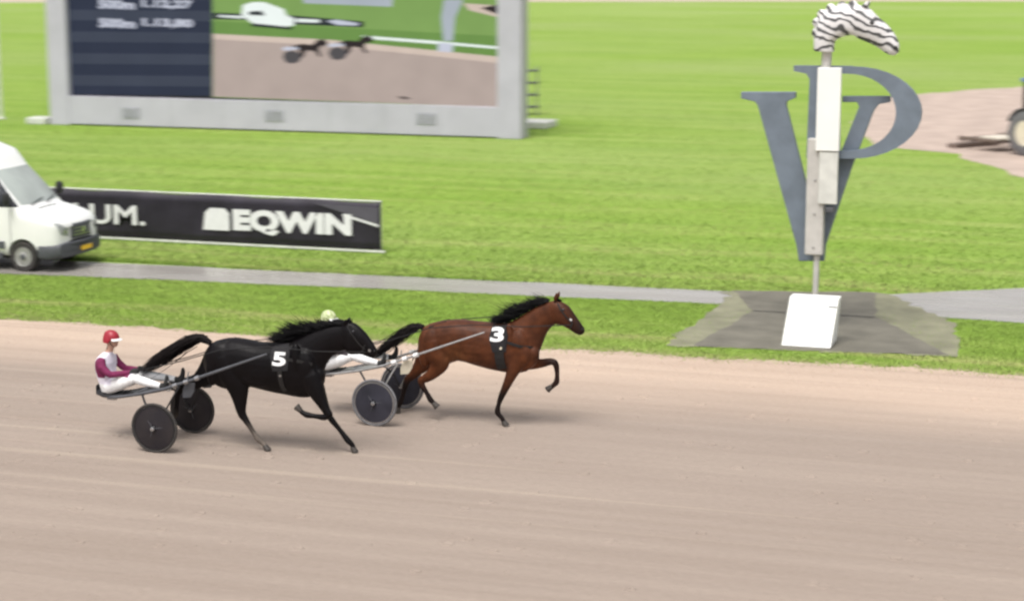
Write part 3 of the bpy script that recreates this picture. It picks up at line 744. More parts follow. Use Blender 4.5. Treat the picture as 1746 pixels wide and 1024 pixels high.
# ------------------------------------------------------------------ sulkies
def make_sulky(ox, oy, label, dark):
    root = empty('sulky', (ox, oy, 0), label, 'sulky', 'two-wheeled racing sulkies')
    T = lambda x, y, z: (ox+x, oy+y, z)
    rw = .375
    for sy in (-1, 1):
        c = T(0, sy*.61, rw)
        prof = [(rw-.022+.022*math.cos(a), .021*math.sin(a)) for a in [2*math.pi*i/10 for i in range(10)]]
        ty = MB().lathe(prof, c, 'Y', 48, True).build('wheel', 'tyre' if dark else 'tyre_pale', root)
        MB().lathe([(rw-.045, -.016), (rw-.062, -.018), (rw-.062, .018), (rw-.045, .016)], c, 'Y', 48, True).build('rim', 'steel' if not dark else 'sulky_black', ty)
        MB().lathe([(rw-.06, -.012), (.16, -.030), (.05, -.042), (.05, .042), (.16, .030), (rw-.06, .012)], c, 'Y', 48).build('wheel_cover', 'disc' if dark else 'disc_blue', ty)
        MB().lathe([(.012, -.085), (.030, -.080), (.034, -.05), (.034, .05), (.030, .080), (.012, .085)], c, 'Y', 16).build('hub', 'steel', ty)
        for k in range(3):
            a = 2*math.pi*k/3+.45+sy*.3; s = MB()
            s.tube([(c[0]+math.cos(a)*r_, c[1]-.052+.034*(r_/.2), c[2]+math.sin(a)*r_) for r_ in (.03, .20)], .005, 6); s.build('spoke', 'van_trim', ty)
        sh = MB(); sh.tube([T(1.72, sy*.37, 1.545), T(1.0, sy*.39, 1.27), T(.45, sy*.40, 1.06), T(.05, sy*.37, .91), T(-.4, sy*.29, .785), T(-.75, sy*.22, .705), T(-1.0, sy*.17, .665)], [q*(1 if dark else .78) for q in (.016, .021, .024, .025, .024, .022, .018)], 10)
        sh.build('shaft', 'van_trim' if dark else 'sulky_alu', root)
        for q in (.22, .40, .58):
            zc = float(np.interp(q, [.05, .45, 1.0], [.91, 1.06, 1.27])); MB().tube([T(q, sy*.395, zc), T(q+.07, sy*.398, zc+.027)], .036, 10).build('shaft_clamp', 'steel' if dark else 'white_pl', root)
        gd = MB(); gd.loft([(T(.40, sy*.33, .80), (.07, 0, .01), .012), (T(.43, sy*.33, .90), (.10, 0, .01), .016), (T(.46, sy*.33, 1.02), (.08, 0, .01), .012)], 12, 3); gd.build('hock_guard', 'van_trim' if dark else 'cream', root)
        st = MB(); st.tube([T(-.01, sy*.535, rw), T(-.10, sy*.53, .55), T(-.22, sy*.46, .70), T(-.34, sy*.31, .765)], .017, 8); st.build('wheel_stay', 'sulky_black', root)
        st = MB(); st.tube([T(0, sy*.53, rw), T(.10, sy*.52, .56), T(.22, sy*.45, .80), T(.32, sy*.40, .98)], .013, 8); st.build('front_stay', 'sulky_black' if dark else 'sulky_alu', root)
        fr = MB(); fr.tube([T(.02, sy*.36, .90), T(.08, sy*.25, .86), T(.12, sy*.24, .94), T(.10, sy*.33, 1.02)], .010, 7); fr.build('foot_rest', 'sulky_alu', root)
    ar = MB(); ar.tube([T(-.34, -.31, .765), T(-.42, -.15, .745), T(-.44, 0, .74), T(-.42, .15, .745), T(-.34, .31, .765)], .016, 8); ar.build('arch', 'sulky_black', root)
    seat = MB()
    for z0, z1, k in ((.655, .70, 1.0),):
        seat.loft([(T(-1.22, 0, .80), (0, 0, .035), .13), (T(-1.20, 0, .72), (0, 0, .04), .17), (T(-1.08, 0, .685), (0, 0, .04), .19), (T(-.90, 0, .685), (0, 0, .04), .19), (T(-.76, 0, .715), (0, 0, .03), .15)], 16, 3)
    so = seat.build('seat', 'sulky_black', root)
    kn = MB(); kn.box(T(-1.0, 0, .625), (.14, .16, .045)); kn.build('seat_bracket', 'steel', so, False, .008)
    bar = MB(); bar.tube([T(-.55, -.255, .755), T(-.55, .255, .755)], .013, 8); bar.build('cross_bar', 'steel', root)
    fa = MB(); fa.loft([(T(-.95, 0, .68), (0, 0, .02), .16), (T(-.5, 0, .74), (0, 0, .022), .20), (T(-.05, 0, .85), (0, 0, .02), .24), (T(.10, 0, .92), (0, 0, .015), .20)], 14, 3)
    fa.build('mud_guard', 'sulky_black' if dark else 'sulky_alu', root)
    return root
SB, SR = (-13.32, 25.38), (-10.82, 27.83)
make_sulky(*SB, 'black racing sulky with dark covered wheels behind the black horse', True)
make_sulky(*SR, 'racing sulky with pale tyres and silver shafts behind the bay horse', False)

# ------------------------------------------------------------------ drivers
def make_driver(ox, oy, label, jacket, sleeve, helmet, hname):
    root = empty('person', (ox-1.05, oy, .70), label, 'person', 'seated sulky drivers')
    T = lambda x, y, z: Vector((ox+x, oy+y, z))
    b = MB()
    # torso leaning back a little, shoulders rounded
    b.loft(densify([(T(-1.03, 0, .735), (.135, 0, .02), .16), (T(-1.06, 0, .82), (.128, 0, .0), .172), (T(-1.095, 0, .95), (.130, 0, .0), .180), (T(-1.115, 0, 1.08), (.136, 0, -.01), .198), (T(-1.105, 0, 1.19), (.128, 0, -.02), .212), (T(-1.08, 0, 1.275), (.085, 0, -.02), .165), (T(-1.055, 0, 1.32), (.055, 0, -.01), .075)], 2), 20, 2.3)
    b.tube([T(-1.06, 0, 1.28), T(-1.03, 0, 1.37), T(-1.005, 0, 1.44)], [.062, .054, .056], 12)
    # head: skull, face, jaw, nose, lips, ears
    b.ellip(T(-1.005, 0, 1.53), (.098, .076, .112), 18, 12); b.ellip(T(-.965, 0, 1.475), (.058, .058, .078), 16, 10)
    b.ellip(T(-.935, 0, 1.435), (.030, .034, .026)); b.tube([T(-.913, 0, 1.525), T(-.890, 0, 1.485), T(-.905, 0, 1.472)], [.010, .015, .012], 8)
    b.ellip(T(-.905, 0, 1.452), (.012, .024, .007)); b.ellip(T(-.908, 0, 1.441), (.011, .020, .007))
    for sy in (-1, 1):
        b.ellip(T(-1.015, sy*.078, 1.505), (.022, .012, .034))
        # arm: shoulder, elbow, wrist
        b.loft(densify([(T(-1.09, sy*.175, 1.235), (.068, 0, .03), .068), (T(-1.05, sy*.225, 1.14), (.066, 0, .02), .060), (T(-.925, sy*.235, 1.035), (.054, 0, .03), .052)], 2), 12)
        b.ellip(T(-.92, sy*.235, 1.03), (.046, .044, .044))
        b.loft(densify([(T(-.925, sy*.235, 1.03), (-.005, 0, .052), .050), (T(-.77, sy*.18, 1.045), (-.01, 0, .048), .045), (T(-.63, sy*.115, 1.07), (-.01, 0, .030), .030)], 2), 12)
        b.loft([(T(-.64, sy*.115, 1.068), (-.006, 0, .030), .022), (T(-.60, sy*.105, 1.078), (-.006, 0, .040), .022), (T(-.55, sy*.10, 1.085), (0, 0, .038), .020)], 12)     # palm
        for k in range(4):                                                                                                          # fingers closed on the rein
            z = 1.113-.021*k; L = (.9, 1.0, .96, .8)[k]
            b.tube([T(-.565, sy*.102, z), T(-.565+.042*L, sy*.098, z-.002), T(-.565+.050*L, sy*.070, z-.004), T(-.565+.020*L, sy*.058, z-.006)], [.0105, .010, .0095, .008], 7)
        b.tube([T(-.61, sy*.095, 1.108), T(-.582, sy*.072, 1.120), T(-.552, sy*.068, 1.116)], [.012, .0105, .009], 7)                  # thumb
        # leg: hip, knee, ankle, boot
        b.loft(densify([(T(-1.05, sy*.085, .80), (-.02, 0, .112), .10), (T(-.80, sy*.125, .89), (-.03, 0, .102), .092), (T(-.56, sy*.16, .975), (-.01, 0, .072), .068)], 3), 14)
        b.ellip(T(-.53, sy*.163, .985), (.070, .062, .068))
        b.loft(densify([(T(-.53, sy*.163, .98), (.015, 0, .064), .060), (T(-.36, sy*.19, .955), (.01, 0, .066), .060), (T(-.16, sy*.225, .93), (.005, 0, .050), .047), (T(-.02, sy*.25, .915), (0, 0, .038), .036)], 3), 12)
        b.loft(densify([(T(-.05, sy*.25, .88), (.035, 0, .01), .036), (T(-.005, sy*.252, .915), (.045, 0, -.03), .040), (T(.035, sy*.257, .985), (.035, 0, -.015), .044), (T(.045, sy*.26, 1.06), (.028, 0, -.005), .040), (T(.04, sy*.26, 1.10), (.015, 0, 0), .025)], 2), 12)
    me = fuse(b, .0098, 3, .45)
    J, S = np.array(jacket), np.array(sleeve); skin = np.array([.52, .31, .23]); trou = np.array([.80, .80, .80]); hair = np.array([.10, .07, .05]); boot = np.array([.03, .03, .03])
    def f(co):
        x = co[:, 0]-ox; y = np.abs(co[:, 1]-oy); z = co[:, 2]; c = np.tile(J, (len(co), 1))
        c[(y > .165) & (z > .96) & (z < 1.275) & (x < -.75)] = S
        c[(x > -.97) & (z > .98) & (z < 1.14) & (x < -.63) & (y > .08)] = S
        c[(z > 1.33) & (x < -.8)] = skin
        c[(z > 1.37) & (x < -1.045)] = hair
        c[(x > -.635) & (x < -.42) & (z > 1.045)] = (.03, .03, .03)
        leg = ((x > -.93) & (z < .80+.28*(x+1.0)+.14) & (z < 1.05) & ~((x > -.66) & (x < -.42) & (z > 1.045))) | (z < .86)
        arm = (z > .98) & (y > .10) & (x < -.60) & (z > 1.0+.0*(x))
        c[leg & ~(arm & (x < -.60))] = trou
        c[(x > -.075)] = boot
        # eyes and mouth
        c[(x > -.935) & (np.abs(y-.030) < .013) & (np.abs(z-1.515) < .009)] = (.03, .02, .02)
        c[(x > -.915) & (y < .022) & (np.abs(z-1.447) < .007)] = (.34, .12, .10)
        return c
    paint(me, f); link('body', me, 'skin', root)
    h = MB(); rs = []
    cx, cy, cz = T(-1.005, 0, 1.545)
    outer = [(cx, cy, cz)]
    prof = [(.118*math.sin(t), .122*math.cos(t)) for t in [math.pi*.56*k/9+.001 for k in range(10)]]
    rings = [[(cx+r_*1.12*math.cos(a), cy+r_*.90*math.sin(a), cz+o-(.05*(1 if math.cos(a) < 0 else 0)*max(0, r_-.09)/.03)) for a in [2*math.pi*i/24 for i in range(24)]] for r_, o in prof]
    inn = [[(cx+(q[0]-cx)*.9, cy+(q[1]-cy)*.9, q[2]-.004) for q in rings[-1]], [(cx+(q[0]-cx)*.6, cy+(q[1]-cy)*.6, cz+.07) for q in rings[-1]]]
    h.rings(rings+inn); hel = h.build('helmet', helmet, root)
    v = MB(); v.rings([[(cx+.125*math.cos(a)*k, cy+.108*math.sin(a)*(k*.5+.5), cz-.005+(k-1)*-.05+dz) for a in np.linspace(-1.1, 1.1, 9)] for k, dz in ((1.0, .006), (1.42, .004), (1.42, -.004), (1.0, -.006), (1.0, .006))], False, False); v.build('visor', 'white_pl', hel)
    g = MB(); g.loft([(T(-.925, 0, 1.518), (.012, 0, .024), .066), (T(-.905, 0, 1.516), (.010, 0, .022), .050)], 16, 3); g.build('goggles', 'dark_glass', root)
    s = MB()
    for sy in (-1, 1): s.tube([T(-1.0, sy*.086, 1.53), T(-.975, sy*.072, 1.46), T(-.945, sy*.03, 1.415)], .006, 6)
    s.tube([T(-.945, -.03, 1.415), T(-.942, .03, 1.415)], .006, 6); s.build('chin_strap', 'leather', hel)
    return root
make_driver(*SB, 'driver in maroon and white silks with a red helmet, seated behind the black horse', (.72, .68, .76), (.165, .018, .070), 'helmet_red', 'red')
make_driver(*SR, 'driver in a pale green helmet and white trousers, seated behind the bay horse', (.035, .03, .035), (.04, .03, .035), 'helmet_pale', 'pale')
def make_reins(S, Yh, mouth, label):
    mb = []
    ox, oy = S
    root = empty('reins', (ox-.53, oy, 1.08), label, 'reins', 'leather driving reins')
    m = onY(*mouth, Yh)
    for sy in (-1, 1):
        a = Vector((ox-.53, oy+sy*.075, 1.085)); b = Vector((m[0], Yh+sy*.085, m[2])); q = Vector((m[0]-1.42, Yh+sy*.33, 1.62)); q0 = Vector((m[0]-2.2, Yh+sy*.32, 1.52))
        pts = [a, a.lerp(q0, .5)+Vector((0, 0, -.02)), q0, q, q.lerp(b, .5)+Vector((0, 0, -.03)), b]
        MB().tube(pts, .0075, 6).build('rein', 'leather', root)
make_reins(SB, YB, (627, 598), 'black leather reins running to the mouth of the black horse')
make_reins(SR, YR, (975, 552), 'black leather reins running to the mouth of the bay horse')

# ------------------------------------------------------------------ van
VX, VY = -22.69, 38.12                               # front end, near side
def make_van():
    root = empty('van', (VX, VY+1.0, 0), 'white high-roof van parked on the service road beside the black banner', 'van')
    cy = VY+1.0; zb = .30
    secs = [(0, .52, 1.02, .80), (-.05, .42, 1.12, .885), (-.16, .34, 1.20, .945), (-.35, zb, 1.275, .975), (-.65, zb, 1.355, .99), (-.92, zb, 1.42, .995),
            (-1.02, zb, 1.51, .995), (-1.3, zb, 1.80, .995), (-1.6, zb, 2.10, .995), (-1.82, zb, 2.315, .995), (-1.93, zb, 2.47, .995), (-2.15, zb, 2.66, .995), (-2.55, zb, 2.80, .995), (-3.2, zb, 2.87, .995), (-4.5, zb, 2.88, .995), (-5.7, zb, 2.87, .995), (-5.82, .36, 2.70, .97), (-5.88, .5, 2.5, .93)]
    rs = []
    N = 56
    for x_, z0, z1, wd in secs:
        ring = []; zc = (z0+z1)/2; hz = (z1-z0)/2
        for i in range(N):
            a = 2*math.pi*i/N; ca, sa = math.cos(a), math.sin(a); ex = 7.0
            yy = math.copysign(abs(ca)**(2/ex), ca)*wd; zz = zc+math.copysign(abs(sa)**(2/ex), sa)*hz
            tum = 1-.085*max(0, (zz-1.15)/1.6)**1.2
            bow = -.12*(yy/wd)**2*max(0, 1-abs(x_)/1.2) - (.10*(yy/wd)**2 if -2.0 < x_ < -.9 else 0)
            ring.append((VX+x_+bow, cy+yy*tum, zz))
        rs.append(ring)
    me = MB().rings(rs).mesh('b')
    o = bpy.data.objects.new('tmp', me); COL.objects.link(o)
    cut = MB()
    for wx in (-1.0, -4.66): cut.lathe([(.40, -1.2), (.40, -.62)], (VX+wx, cy, .36), 'Y', 28); cut.lathe([(.40, .62), (.40, 1.2)], (VX+wx, cy, .36), 'Y', 28)
    co = bpy.data.objects.new('cut', cut.mesh('c')); COL.objects.link(co)
    bo = o.modifiers.new('b', 'BOOLEAN'); bo.object = co; bo.operation = 'DIFFERENCE'; bo.solver = 'EXACT'
    dg = bpy.context.evaluated_depsgraph_get(); dg.update()
    out = bpy.data.meshes.new_from_object(o.evaluated_get(dg)); bv = bvh_of(me)
    bpy.data.objects.remove(o); bpy.data.objects.remove(co)
    body = link('body', out, 'van', root)
    def side(poly, out_=.006): 
        bm = bmesh.new(); bm.faces.new([bm.verts.new((VX+a, cy-3, b)) for a, b in poly]); bmesh.ops.triangulate(bm, faces=bm.faces[:])
        for _ in range(3): bmesh.ops.subdivide_edges(bm, edges=bm.edges[:], cuts=1, use_grid_fill=True)
        return drop(bm, bv, Vector((0, 1, 0)), out_, .01)
    def front(poly, out_=.008, cuts=4):
        bm = bmesh.new(); bm.faces.new([bm.verts.new((VX+3, cy+a, b)) for a, b in poly]); bmesh.ops.triangulate(bm, faces=bm.faces[:])
        for _ in range(cuts): bmesh.ops.subdivide_edges(bm, edges=bm.edges[:], cuts=1, use_grid_fill=True)
        return drop(bm, bv, Vector((-1, 0, 0)), out_, .012)
    def rr(y0, y1, z0, z1, r=.03, n=4):
        out = []
        for cx_, cz_, a0 in ((y1-r, z1-r, 0), (y0+r, z1-r, 90), (y0+r, z0+r, 180), (y1-r, z0+r, 270)):
            for k in range(n+1): a = R(a0+90*k/n); out.append((cx_+r*math.cos(a), cz_+r*math.sin(a)))
        return out
    link('windscreen', front([(-.80, 1.50), (.80, 1.50), (.78, 1.9), (.72, 2.26), (-.72, 2.26), (-.78, 1.9)]), 'van_glass', root)
    link('door_window', side([(-1.36, 1.47), (-1.12, 1.47), (-1.72, 2.12), (-2.35, 2.14), (-2.35, 1.44)]), 'side_glass', root)
    link('grille', front(rr(-.42, .42, .72, 1.07, .05), .014), 'van_trim', root)
    for z_ in (.80, .88, .96): link('grille_bar', front(rr(-.38, .38, z_-.010, z_+.010, .008, 2), .026, 3), 'chrome', root)
    link('badge', front(rr(-.07, .07, .83, .97, .066, 6), .034, 3), 'chrome', root)
    link('air_intake', front(rr(-.46, .46, .585, .70, .04), .012), 'van_black', root)
    for sy in (-1, 1):
        pl = [(sy*.52, .80), (sy*.80, .86), (sy*.90, 1.13), (sy*.82, 1.14), (sy*.66, 1.02), (sy*.54, .98)]
        hl = link('headlight', front(pl, .012), 'lamp', root)
        link('lamp_lens', front(rr(sy*.66-.055, sy*.66+.055, .86, .97, .05, 5), .022, 3), 'chrome', hl)
    # lower bumper: shell following the nose
    rb = []
    for x_, z0, z1, wd in ((.055, .46, .63, .80), (.03, .35, .665, .90), (-.12, .30, .67, .972), (-.32, .27, .67, 1.0), (-.57, .27, .67, 1.006), (-.61, .30, .66, 1.0)):
        ring = []; zc = (z0+z1)/2; hz = (z1-z0)/2
        for i in range(40):
            a = 2*math.pi*i/40; ca, sa = math.cos(a), math.sin(a)
            yy = math.copysign(abs(ca)**(2/6), ca)*wd; zz = zc+math.copysign(abs(sa)**(2/6), sa)*hz
            ring.append((VX+x_-.12*(yy/wd)**2*max(0, 1-abs(x_)/.6), cy+yy, zz))
        rb.append(ring)
    MB().box((VX-2.9, cy, .33), (5.0, 1.5, .16)).build('underbody', 'van_black', root, False, .02)
    MB().rings(rb).build('bumper', 'van_trim', root)
    MB().box((VX+.062, cy+.02, .485), (.014, .46, .10)).build('number_plate', 'plate', root, False, .003)
    MB().box((VX-3.0, VY-.012, .60), (3.1, .03, .17)).build('side_moulding', 'van_trim', root, False, .01)
    MB().box((VX-2.9, VY+.05, .33), (2.7, .10, .12)).build('sill', 'van_trim', root, False, .02)
    for wx in (-1.0, -4.66):
        for sy in (-1, 1):
            c = (VX+wx, cy+sy*.88, .345)
            ty = MB().lathe([(.22, -.105), (.315, -.115), (.340, -.085), (.345, 0), (.340, .085), (.315, .115), (.22, .105)], c, 'Y', 36, True).build('wheel', 'tyre', root)
            rm = MB().lathe([(.225, sy*.10), (.215, sy*.115), (.195, sy*.085), (.16, sy*.075), (.10, sy*.105), (.06, sy*.115), (.055, sy*.125), (.001, sy*.128)], c, 'Y', 36).build('rim', 'wheel_steel', ty)
            for k in range(10):
                a = 2*math.pi*k/10; h = MB(); h.ellip((c[0]+.150*math.cos(a), c[1]+sy*.090, c[2]+.150*math.sin(a)), (.020, .012, .020), 8, 5); h.build('rim_hole', 'van_black', rm)
            MB().lathe([(.065, sy*.118), (.065, sy*.132), (.04, sy*.138)], c, 'Y', 20).build('hub_cap', 'van_trim', rm)
    for sy in (-1, 1):
        m_ = MB(); m_.tube([(VX-1.33, cy+sy*.95, 1.52), (VX-1.27, cy+sy*1.10, 1.55)], [.03, .025], 8)
        m_.loft([((VX-1.32, cy+sy*1.15, 1.68), (0, 0, .13), .075), ((VX-1.24, cy+sy*1.15, 1.68), (0, 0, .15), .085), ((VX-1.18, cy+sy*1.15, 1.68), (0, 0, .10), .05)], 16, 4); m_.build('mirror', 'van_black', root)
    for k, (ya, yb) in enumerate(((-.55, .05), (.08, .62))):
        hitp = [bv.ray_cast(Vector((VX+3, cy+q, 1.47+.05*i)), Vector((-1, 0, 0)))[0] for i, q in enumerate((ya, (ya+yb)/2, yb))]
        MB().tube([p+Vector((.02, 0, .015)) for p in hitp], .012, 6).build('wiper', 'van_black', root)
    for k in range(4):
        p = bv.ray_cast(Vector((VX-.86, cy-.40+.20*k, 3)), Vector((0, 0, -1)))[0]
        MB().box(p+Vector((0, 0, .004)), (.045, .13, .014)).build('cowl_vent', 'van_black', root, False)
    # panel seams and door handle
    link('door_seam', side([(-1.30, .40), (-1.285, .40), (-1.285, 1.42), (-1.30, 1.42)], .003), 'van_trim', root)
    MB().box((VX-2.25, VY-.012, 1.18), (.20, .03, .045)).build('door_handle', 'van_black', root, False, .01)
    bn = MB(); p = bv.ray_cast(Vector((VX-2.0, cy-.5, 4)), Vector((0, 0, -1)))[0]
    bn.loft([(p+Vector((-.05, 0, .0)), (0, 0, .03), .03), (p+Vector((.05, 0, .0)), (0, 0, .02), .02)], 10); bn.build('marker_lamp', 'van_trim', root)
    return root
make_van()

# ------------------------------------------------------------------ advertising banner
def make_banner():
    Y = 43.05; x0, x1 = -28.6, float(onY(650, 428, Y)[0]); zt = 1.24
    root = empty('banner', ((x0+x1)/2, Y, 0), 'long black advertising banner with white lettering standing on the infield lawn', 'banner')
    xs_ = np.linspace(x0, x1, 60); mb = MB(); rows = []
    for z_ in np.linspace(.08, zt, 7): rows.append([(x_, Y+.012*math.sin(x_*2.1+z_*3)+.008*math.sin(x_*5+z_*2), z_+.012*math.sin(x_*2.6)*(z_ > 1.2)) for x_ in xs_])
    n_ = len(xs_); vs = [p for r_ in rows for p in r_]; fs = [(k*n_+i, k*n_+i+1, (k+1)*n_+i+1, (k+1)*n_+i) for k in range(6) for i in range(n_-1)]
    mb.add(vs, fs); sh = mb.build('sheet', 'banner', root)
    so = sh.modifiers.new('s', 'SOLIDIFY'); so.thickness = .012; so.offset = 1
    MB().box(((x0+x1)/2, Y-.02, .045), (x1-x0+.2, .05, .05)).build('bottom_rail', 'rail', root, False, .008)
    MB().tube([(x0, Y+.05, zt+.015), (x1, Y+.05, zt+.015)], .02, 8).build('top_rail', 'rail', root)
    for x_ in np.arange(x1-.03, x0, -2.3): MB().tube([(x_, Y+.07, 0), (x_, Y+.07, zt+.03)], .024, 8).build('stake', 'rail', root)
    def rect(px0, py0, px1, py1):
        a = onY(px0, py0, Y-.03); b = onY(px1, py1, Y-.03); return a[0], b[0], b[2], a[2]
    X0, X1, Z0, Z1 = rect(398, 364, 600, 403)
    Z0, Z1 = .30+.08, .93
    a = onY(398, 380, Y)[0]; b = onY(600, 385, Y)[0]
    link('lettering', flat_text('EQWIN', a, b, Z0-.07, Z1, Y-.026, .004, .06), 'print', root)
    a = onY(347, 380, Y)[0]; b = onY(392, 380, Y)[0]; r_ = .12
    poly = [(a, Z0), (b, Z0), (b, Z1-.12), (b-.12, Z1), (a+.20, Z1), (a+.06, Z1-.12)]
    MB().prism_xz(poly, Y-.031, Y-.026).build('logo_block', 'print', root, False)
    a = onY(95, 370, Y)[0]; b = onY(248, 370, Y)[0]
    link('lettering', flat_text('BLUM.', a, b, .40, .90, Y-.026, .004, .02), 'print', root)
    f = lambda px, py: (float(onY(px, py, Y)[0]), float(onY(px, py, Y)[2]))
    MB().prism_xz([f(535, 346), f(646, 354), f(646, 382)], Y-.029, Y-.0245).build('grey_wedge', 'banner_grey', root, False)  # paler grey triangle at the banner's upper end corner
    MB().prism_xz([f(585, 364), f(646, 383), f(646, 387), f(585, 368)], Y-.0275, Y-.0235).build('printed_line', 'print', root, False)
    return root
make_banner()

# ------------------------------------------------------------------ video screen
def make_screen():
    Y = 70.2
    X = lambda px: float(onY(px, 150, Y)[0]); Z = lambda px, py: float(onY(px, py, Y)[2])
    xl, xr_ = X(84), X(889); z_b = Z(360, 170); zt = 9.4
    root = empty('video_screen', ((xl+xr_)/2, Y+.4, 0), 'large grey framed video screen standing on the infield lawn showing the race', 'screen')
    wl = X(117)-xl; wr = xr_-X(848)
    MB().box((xl+wl/2, Y+.4, zt/2), (wl, .9, zt)).build('frame_post', 'board', root, False, .03)
    MB().box((xr_-wr/2, Y+.4, zt/2), (wr, .9, zt)).build('frame_post', 'board', root, False, .03)
    xa, xb = xl+wl, xr_-wr
    lo = MB().box(((xa+xb)/2, Y+.4, (z_b+.06)/2), (xb-xa, .84, z_b-.06)).build('lower_panel', 'board', root, False, .01)
    MB().box(((xa+xb)/2, Y+.4, zt-.35), (xb-xa, .88, .7)).build('top_panel', 'board', root, False, .01)
    for k in range(1, 8): MB().box((xa+(xb-xa)*k/8, Y-.022, (z_b+.06)/2), (.018, .006, z_b-.1)).build('panel_joint', 'board_d', lo, False)
    for px in (222, 467, 727):
        gx = X(px); gz = Z(px, 193+(px-222)*.02)
        g = MB().box((gx, Y-.026, gz), (.80, .012, .46)).build('vent', 'board_d', lo, False, .01)
        for k in range(6): MB().box((gx, Y-.038, gz-.18+.07*k), (.74, .02, .022), Matrix.Rotation(.5, 3, 'X')).build('louvre', 'board', g, False)
    MB().box(((xa+xb)/2, Y+.5, (z_b+zt-.7)/2), (xb-xa, .5, zt-.7-z_b)).build('cabinet', 'van_black', root, False)
    E_ = {k: emis('led_'+k, c, s) for k, c, s in (('navy', (.022, .028, .050), .9), ('navy2', (.040, .048, .072), .9), ('white', (.46, .48, .56), .9), ('green', (.21, .35, .10), .75), ('green2', (.15, .28, .07), .75), ('sand', (.41, .335, .30), .82), ('sand2', (.60, .49, .42), .8), ('pale', (.74, .80, .77), .85), ('black', (.02, .025, .03), .8), ('grey', (.38, .42, .47), .8), ('brown', (.025, .018, .02), .8), ('black2', (.075, .07, .075), .8))}
    yf = Y+.20
    cnt = [0]
    def quad(pts, name, e, parent, lift):
        """flat picture piece on the screen plane; points are photo pixels"""
        P = [onY(px, py, yf-lift) for px, py in pts]
        return MB().prism_xz([(float(p[0]), float(p[2])) for p in P], yf-lift, yf-lift+.006).build(name, E_[e], parent, False)
    top = -180
    sb = quad([(112, top), (362, top), (362, 164), (112, 161)], 'score_panel', 'navy', root, 0)
    for k in range(8):
        y0 = 128-37*k; quad([(114, y0), (361, y0+2), (361, y0+20), (114, y0+18)], 'score_row', 'navy2', sb, .012)
    for k, t2 in enumerate(('1.12,27', '1.13,80')):
        y0 = -2+32*k
        for txt, a, b in (('500m', 169, 231), (t2, 243, 329)):
            zz0 = float(onY(a, y0+17, yf)[2]); zz1 = float(onY(a, y0+1, yf)[2])
            link('score_text', flat_text(txt, float(onY(a, 30, yf)[0]), float(onY(b, 30, yf)[0]), zz0, zz1, yf-.022, .004, .05, -.03), E_['white'], sb)
    pic = quad([(362, top), (852, top), (852, 184), (362, 166)], 'race_picture', 'green', root, 0)
    L_ = .010
    quad([(362, 36), (852, 62), (852, 112), (362, 78)], 'pictured_verge', 'green2', pic, L_)
    quad([(363, 58), (560, 68), (720, 84), (851, 97), (851, 112), (363, 74)], 'pictured_loose_sand', 'sand2', pic, L_*2)
    quad([(363, 67), (560, 78), (720, 94), (851, 108), (851, 183), (363, 165)], 'pictured_track', 'sand', pic, L_*3)
    quad([(618, 61), (740, 70), (851, 80), (851, 84), (740, 75), (618, 66)], 'pictured_rail', 'pale', pic, L_*3)
    quad([(515, -6), (670, -2), (668, 12), (518, 6)], 'pictured_screen', 'grey', pic, L_*2)
    quad([(363, 22), (420, 24), (500, 27), (620, 37), (620, 47), (500, 42), (420, 34), (363, 33)], 'pictured_banner', 'black', pic, L_*2)
    quad([(372, 26), (415, 28), (415, 32), (372, 29)], 'pictured_lettering', 'pale', pic, L_*3)
    quad([(505, 32), (545, 34), (545, 39), (505, 38)], 'pictured_lettering', 'pale', pic, L_*3)
    quad([(556, 36), (575, 34), (612, 40), (610, 44), (575, 43)], 'pictured_lettering', 'white', pic, L_*3)
    v_ = quad([(412, 26), (414, 9), (430, 4), (450, 4), (484, 16), (488, 26), (502, 32), (501, 44), (480, 47), (430, 40)], 'pictured_van', 'pale', pic, L_*3)
    quad([(424, 20), (446, 19), (452, 27), (424, 26)], 'pictured_window', 'black', pic, L_*4)
    quad([(430, 40), (500, 47), (496, 51), (428, 45)], 'pictured_tyres', 'black', pic, L_*4)
    quad([(757, 0), (790, 0), (776, 30), (772, 70), (756, 70), (752, 30)], 'pictured_post', 'grey', pic, L_*4)
    quad([(747, 73), (773, 75), (771, 90), (746, 88)], 'pictured_box', 'white', pic, L_*5)
    quad([(790, 6), (851, 10), (851, 30), (800, 18)], 'pictured_path', 'sand2', pic, L_*2)
    quad([(820, 14), (851, 8), (851, 26)], 'pictured_tractor', 'brown', pic, L_*4)
    for dx, dy in ((0, 0), (78, -6)):
        S_ = lambda pts: [(x_+dx, y_+dy) for x_, y_ in pts]
        quad(S_([(496, 80), (514, 75), (532, 77), (541, 69), (551, 67), (559, 73), (556, 78), (547, 79), (543, 84), (548, 97), (544, 97), (537, 88), (522, 86), (517, 98), (513, 98), (510, 86)]), 'pictured_horse', 'brown', pic, L_*4)
        quad(S_([(482, 98), (485, 90), (493, 87), (503, 87), (511, 92), (514, 99), (509, 106), (499, 109), (488, 107)]), 'pictured_sulky', 'black2', pic, L_*4)
        quad(S_([(480, 83), (488, 80), (507, 81), (510, 84), (486, 87)]), 'pictured_driver', 'white', pic, L_*5)
    quad([(676, 165), (690, 165), (702, 169), (688, 169)], 'pictured_mark', 'brown', pic, L_*5)
    # rear braces and concrete feet, top-level blocks stand apart
    for k, px in enumerate((150, 480, 760)):
        bx_ = X(px)
        MB().tube([(bx_, Y+.85, zt*.62), (bx_+.9, Y+3.4, .25)], .09, 8).build('brace', 'board_d', root)
        MB().tube([(bx_, Y+.85, 2.0), (bx_+.6, Y+2.6, 1.9)], .06, 8).build('brace', 'board_d', root)
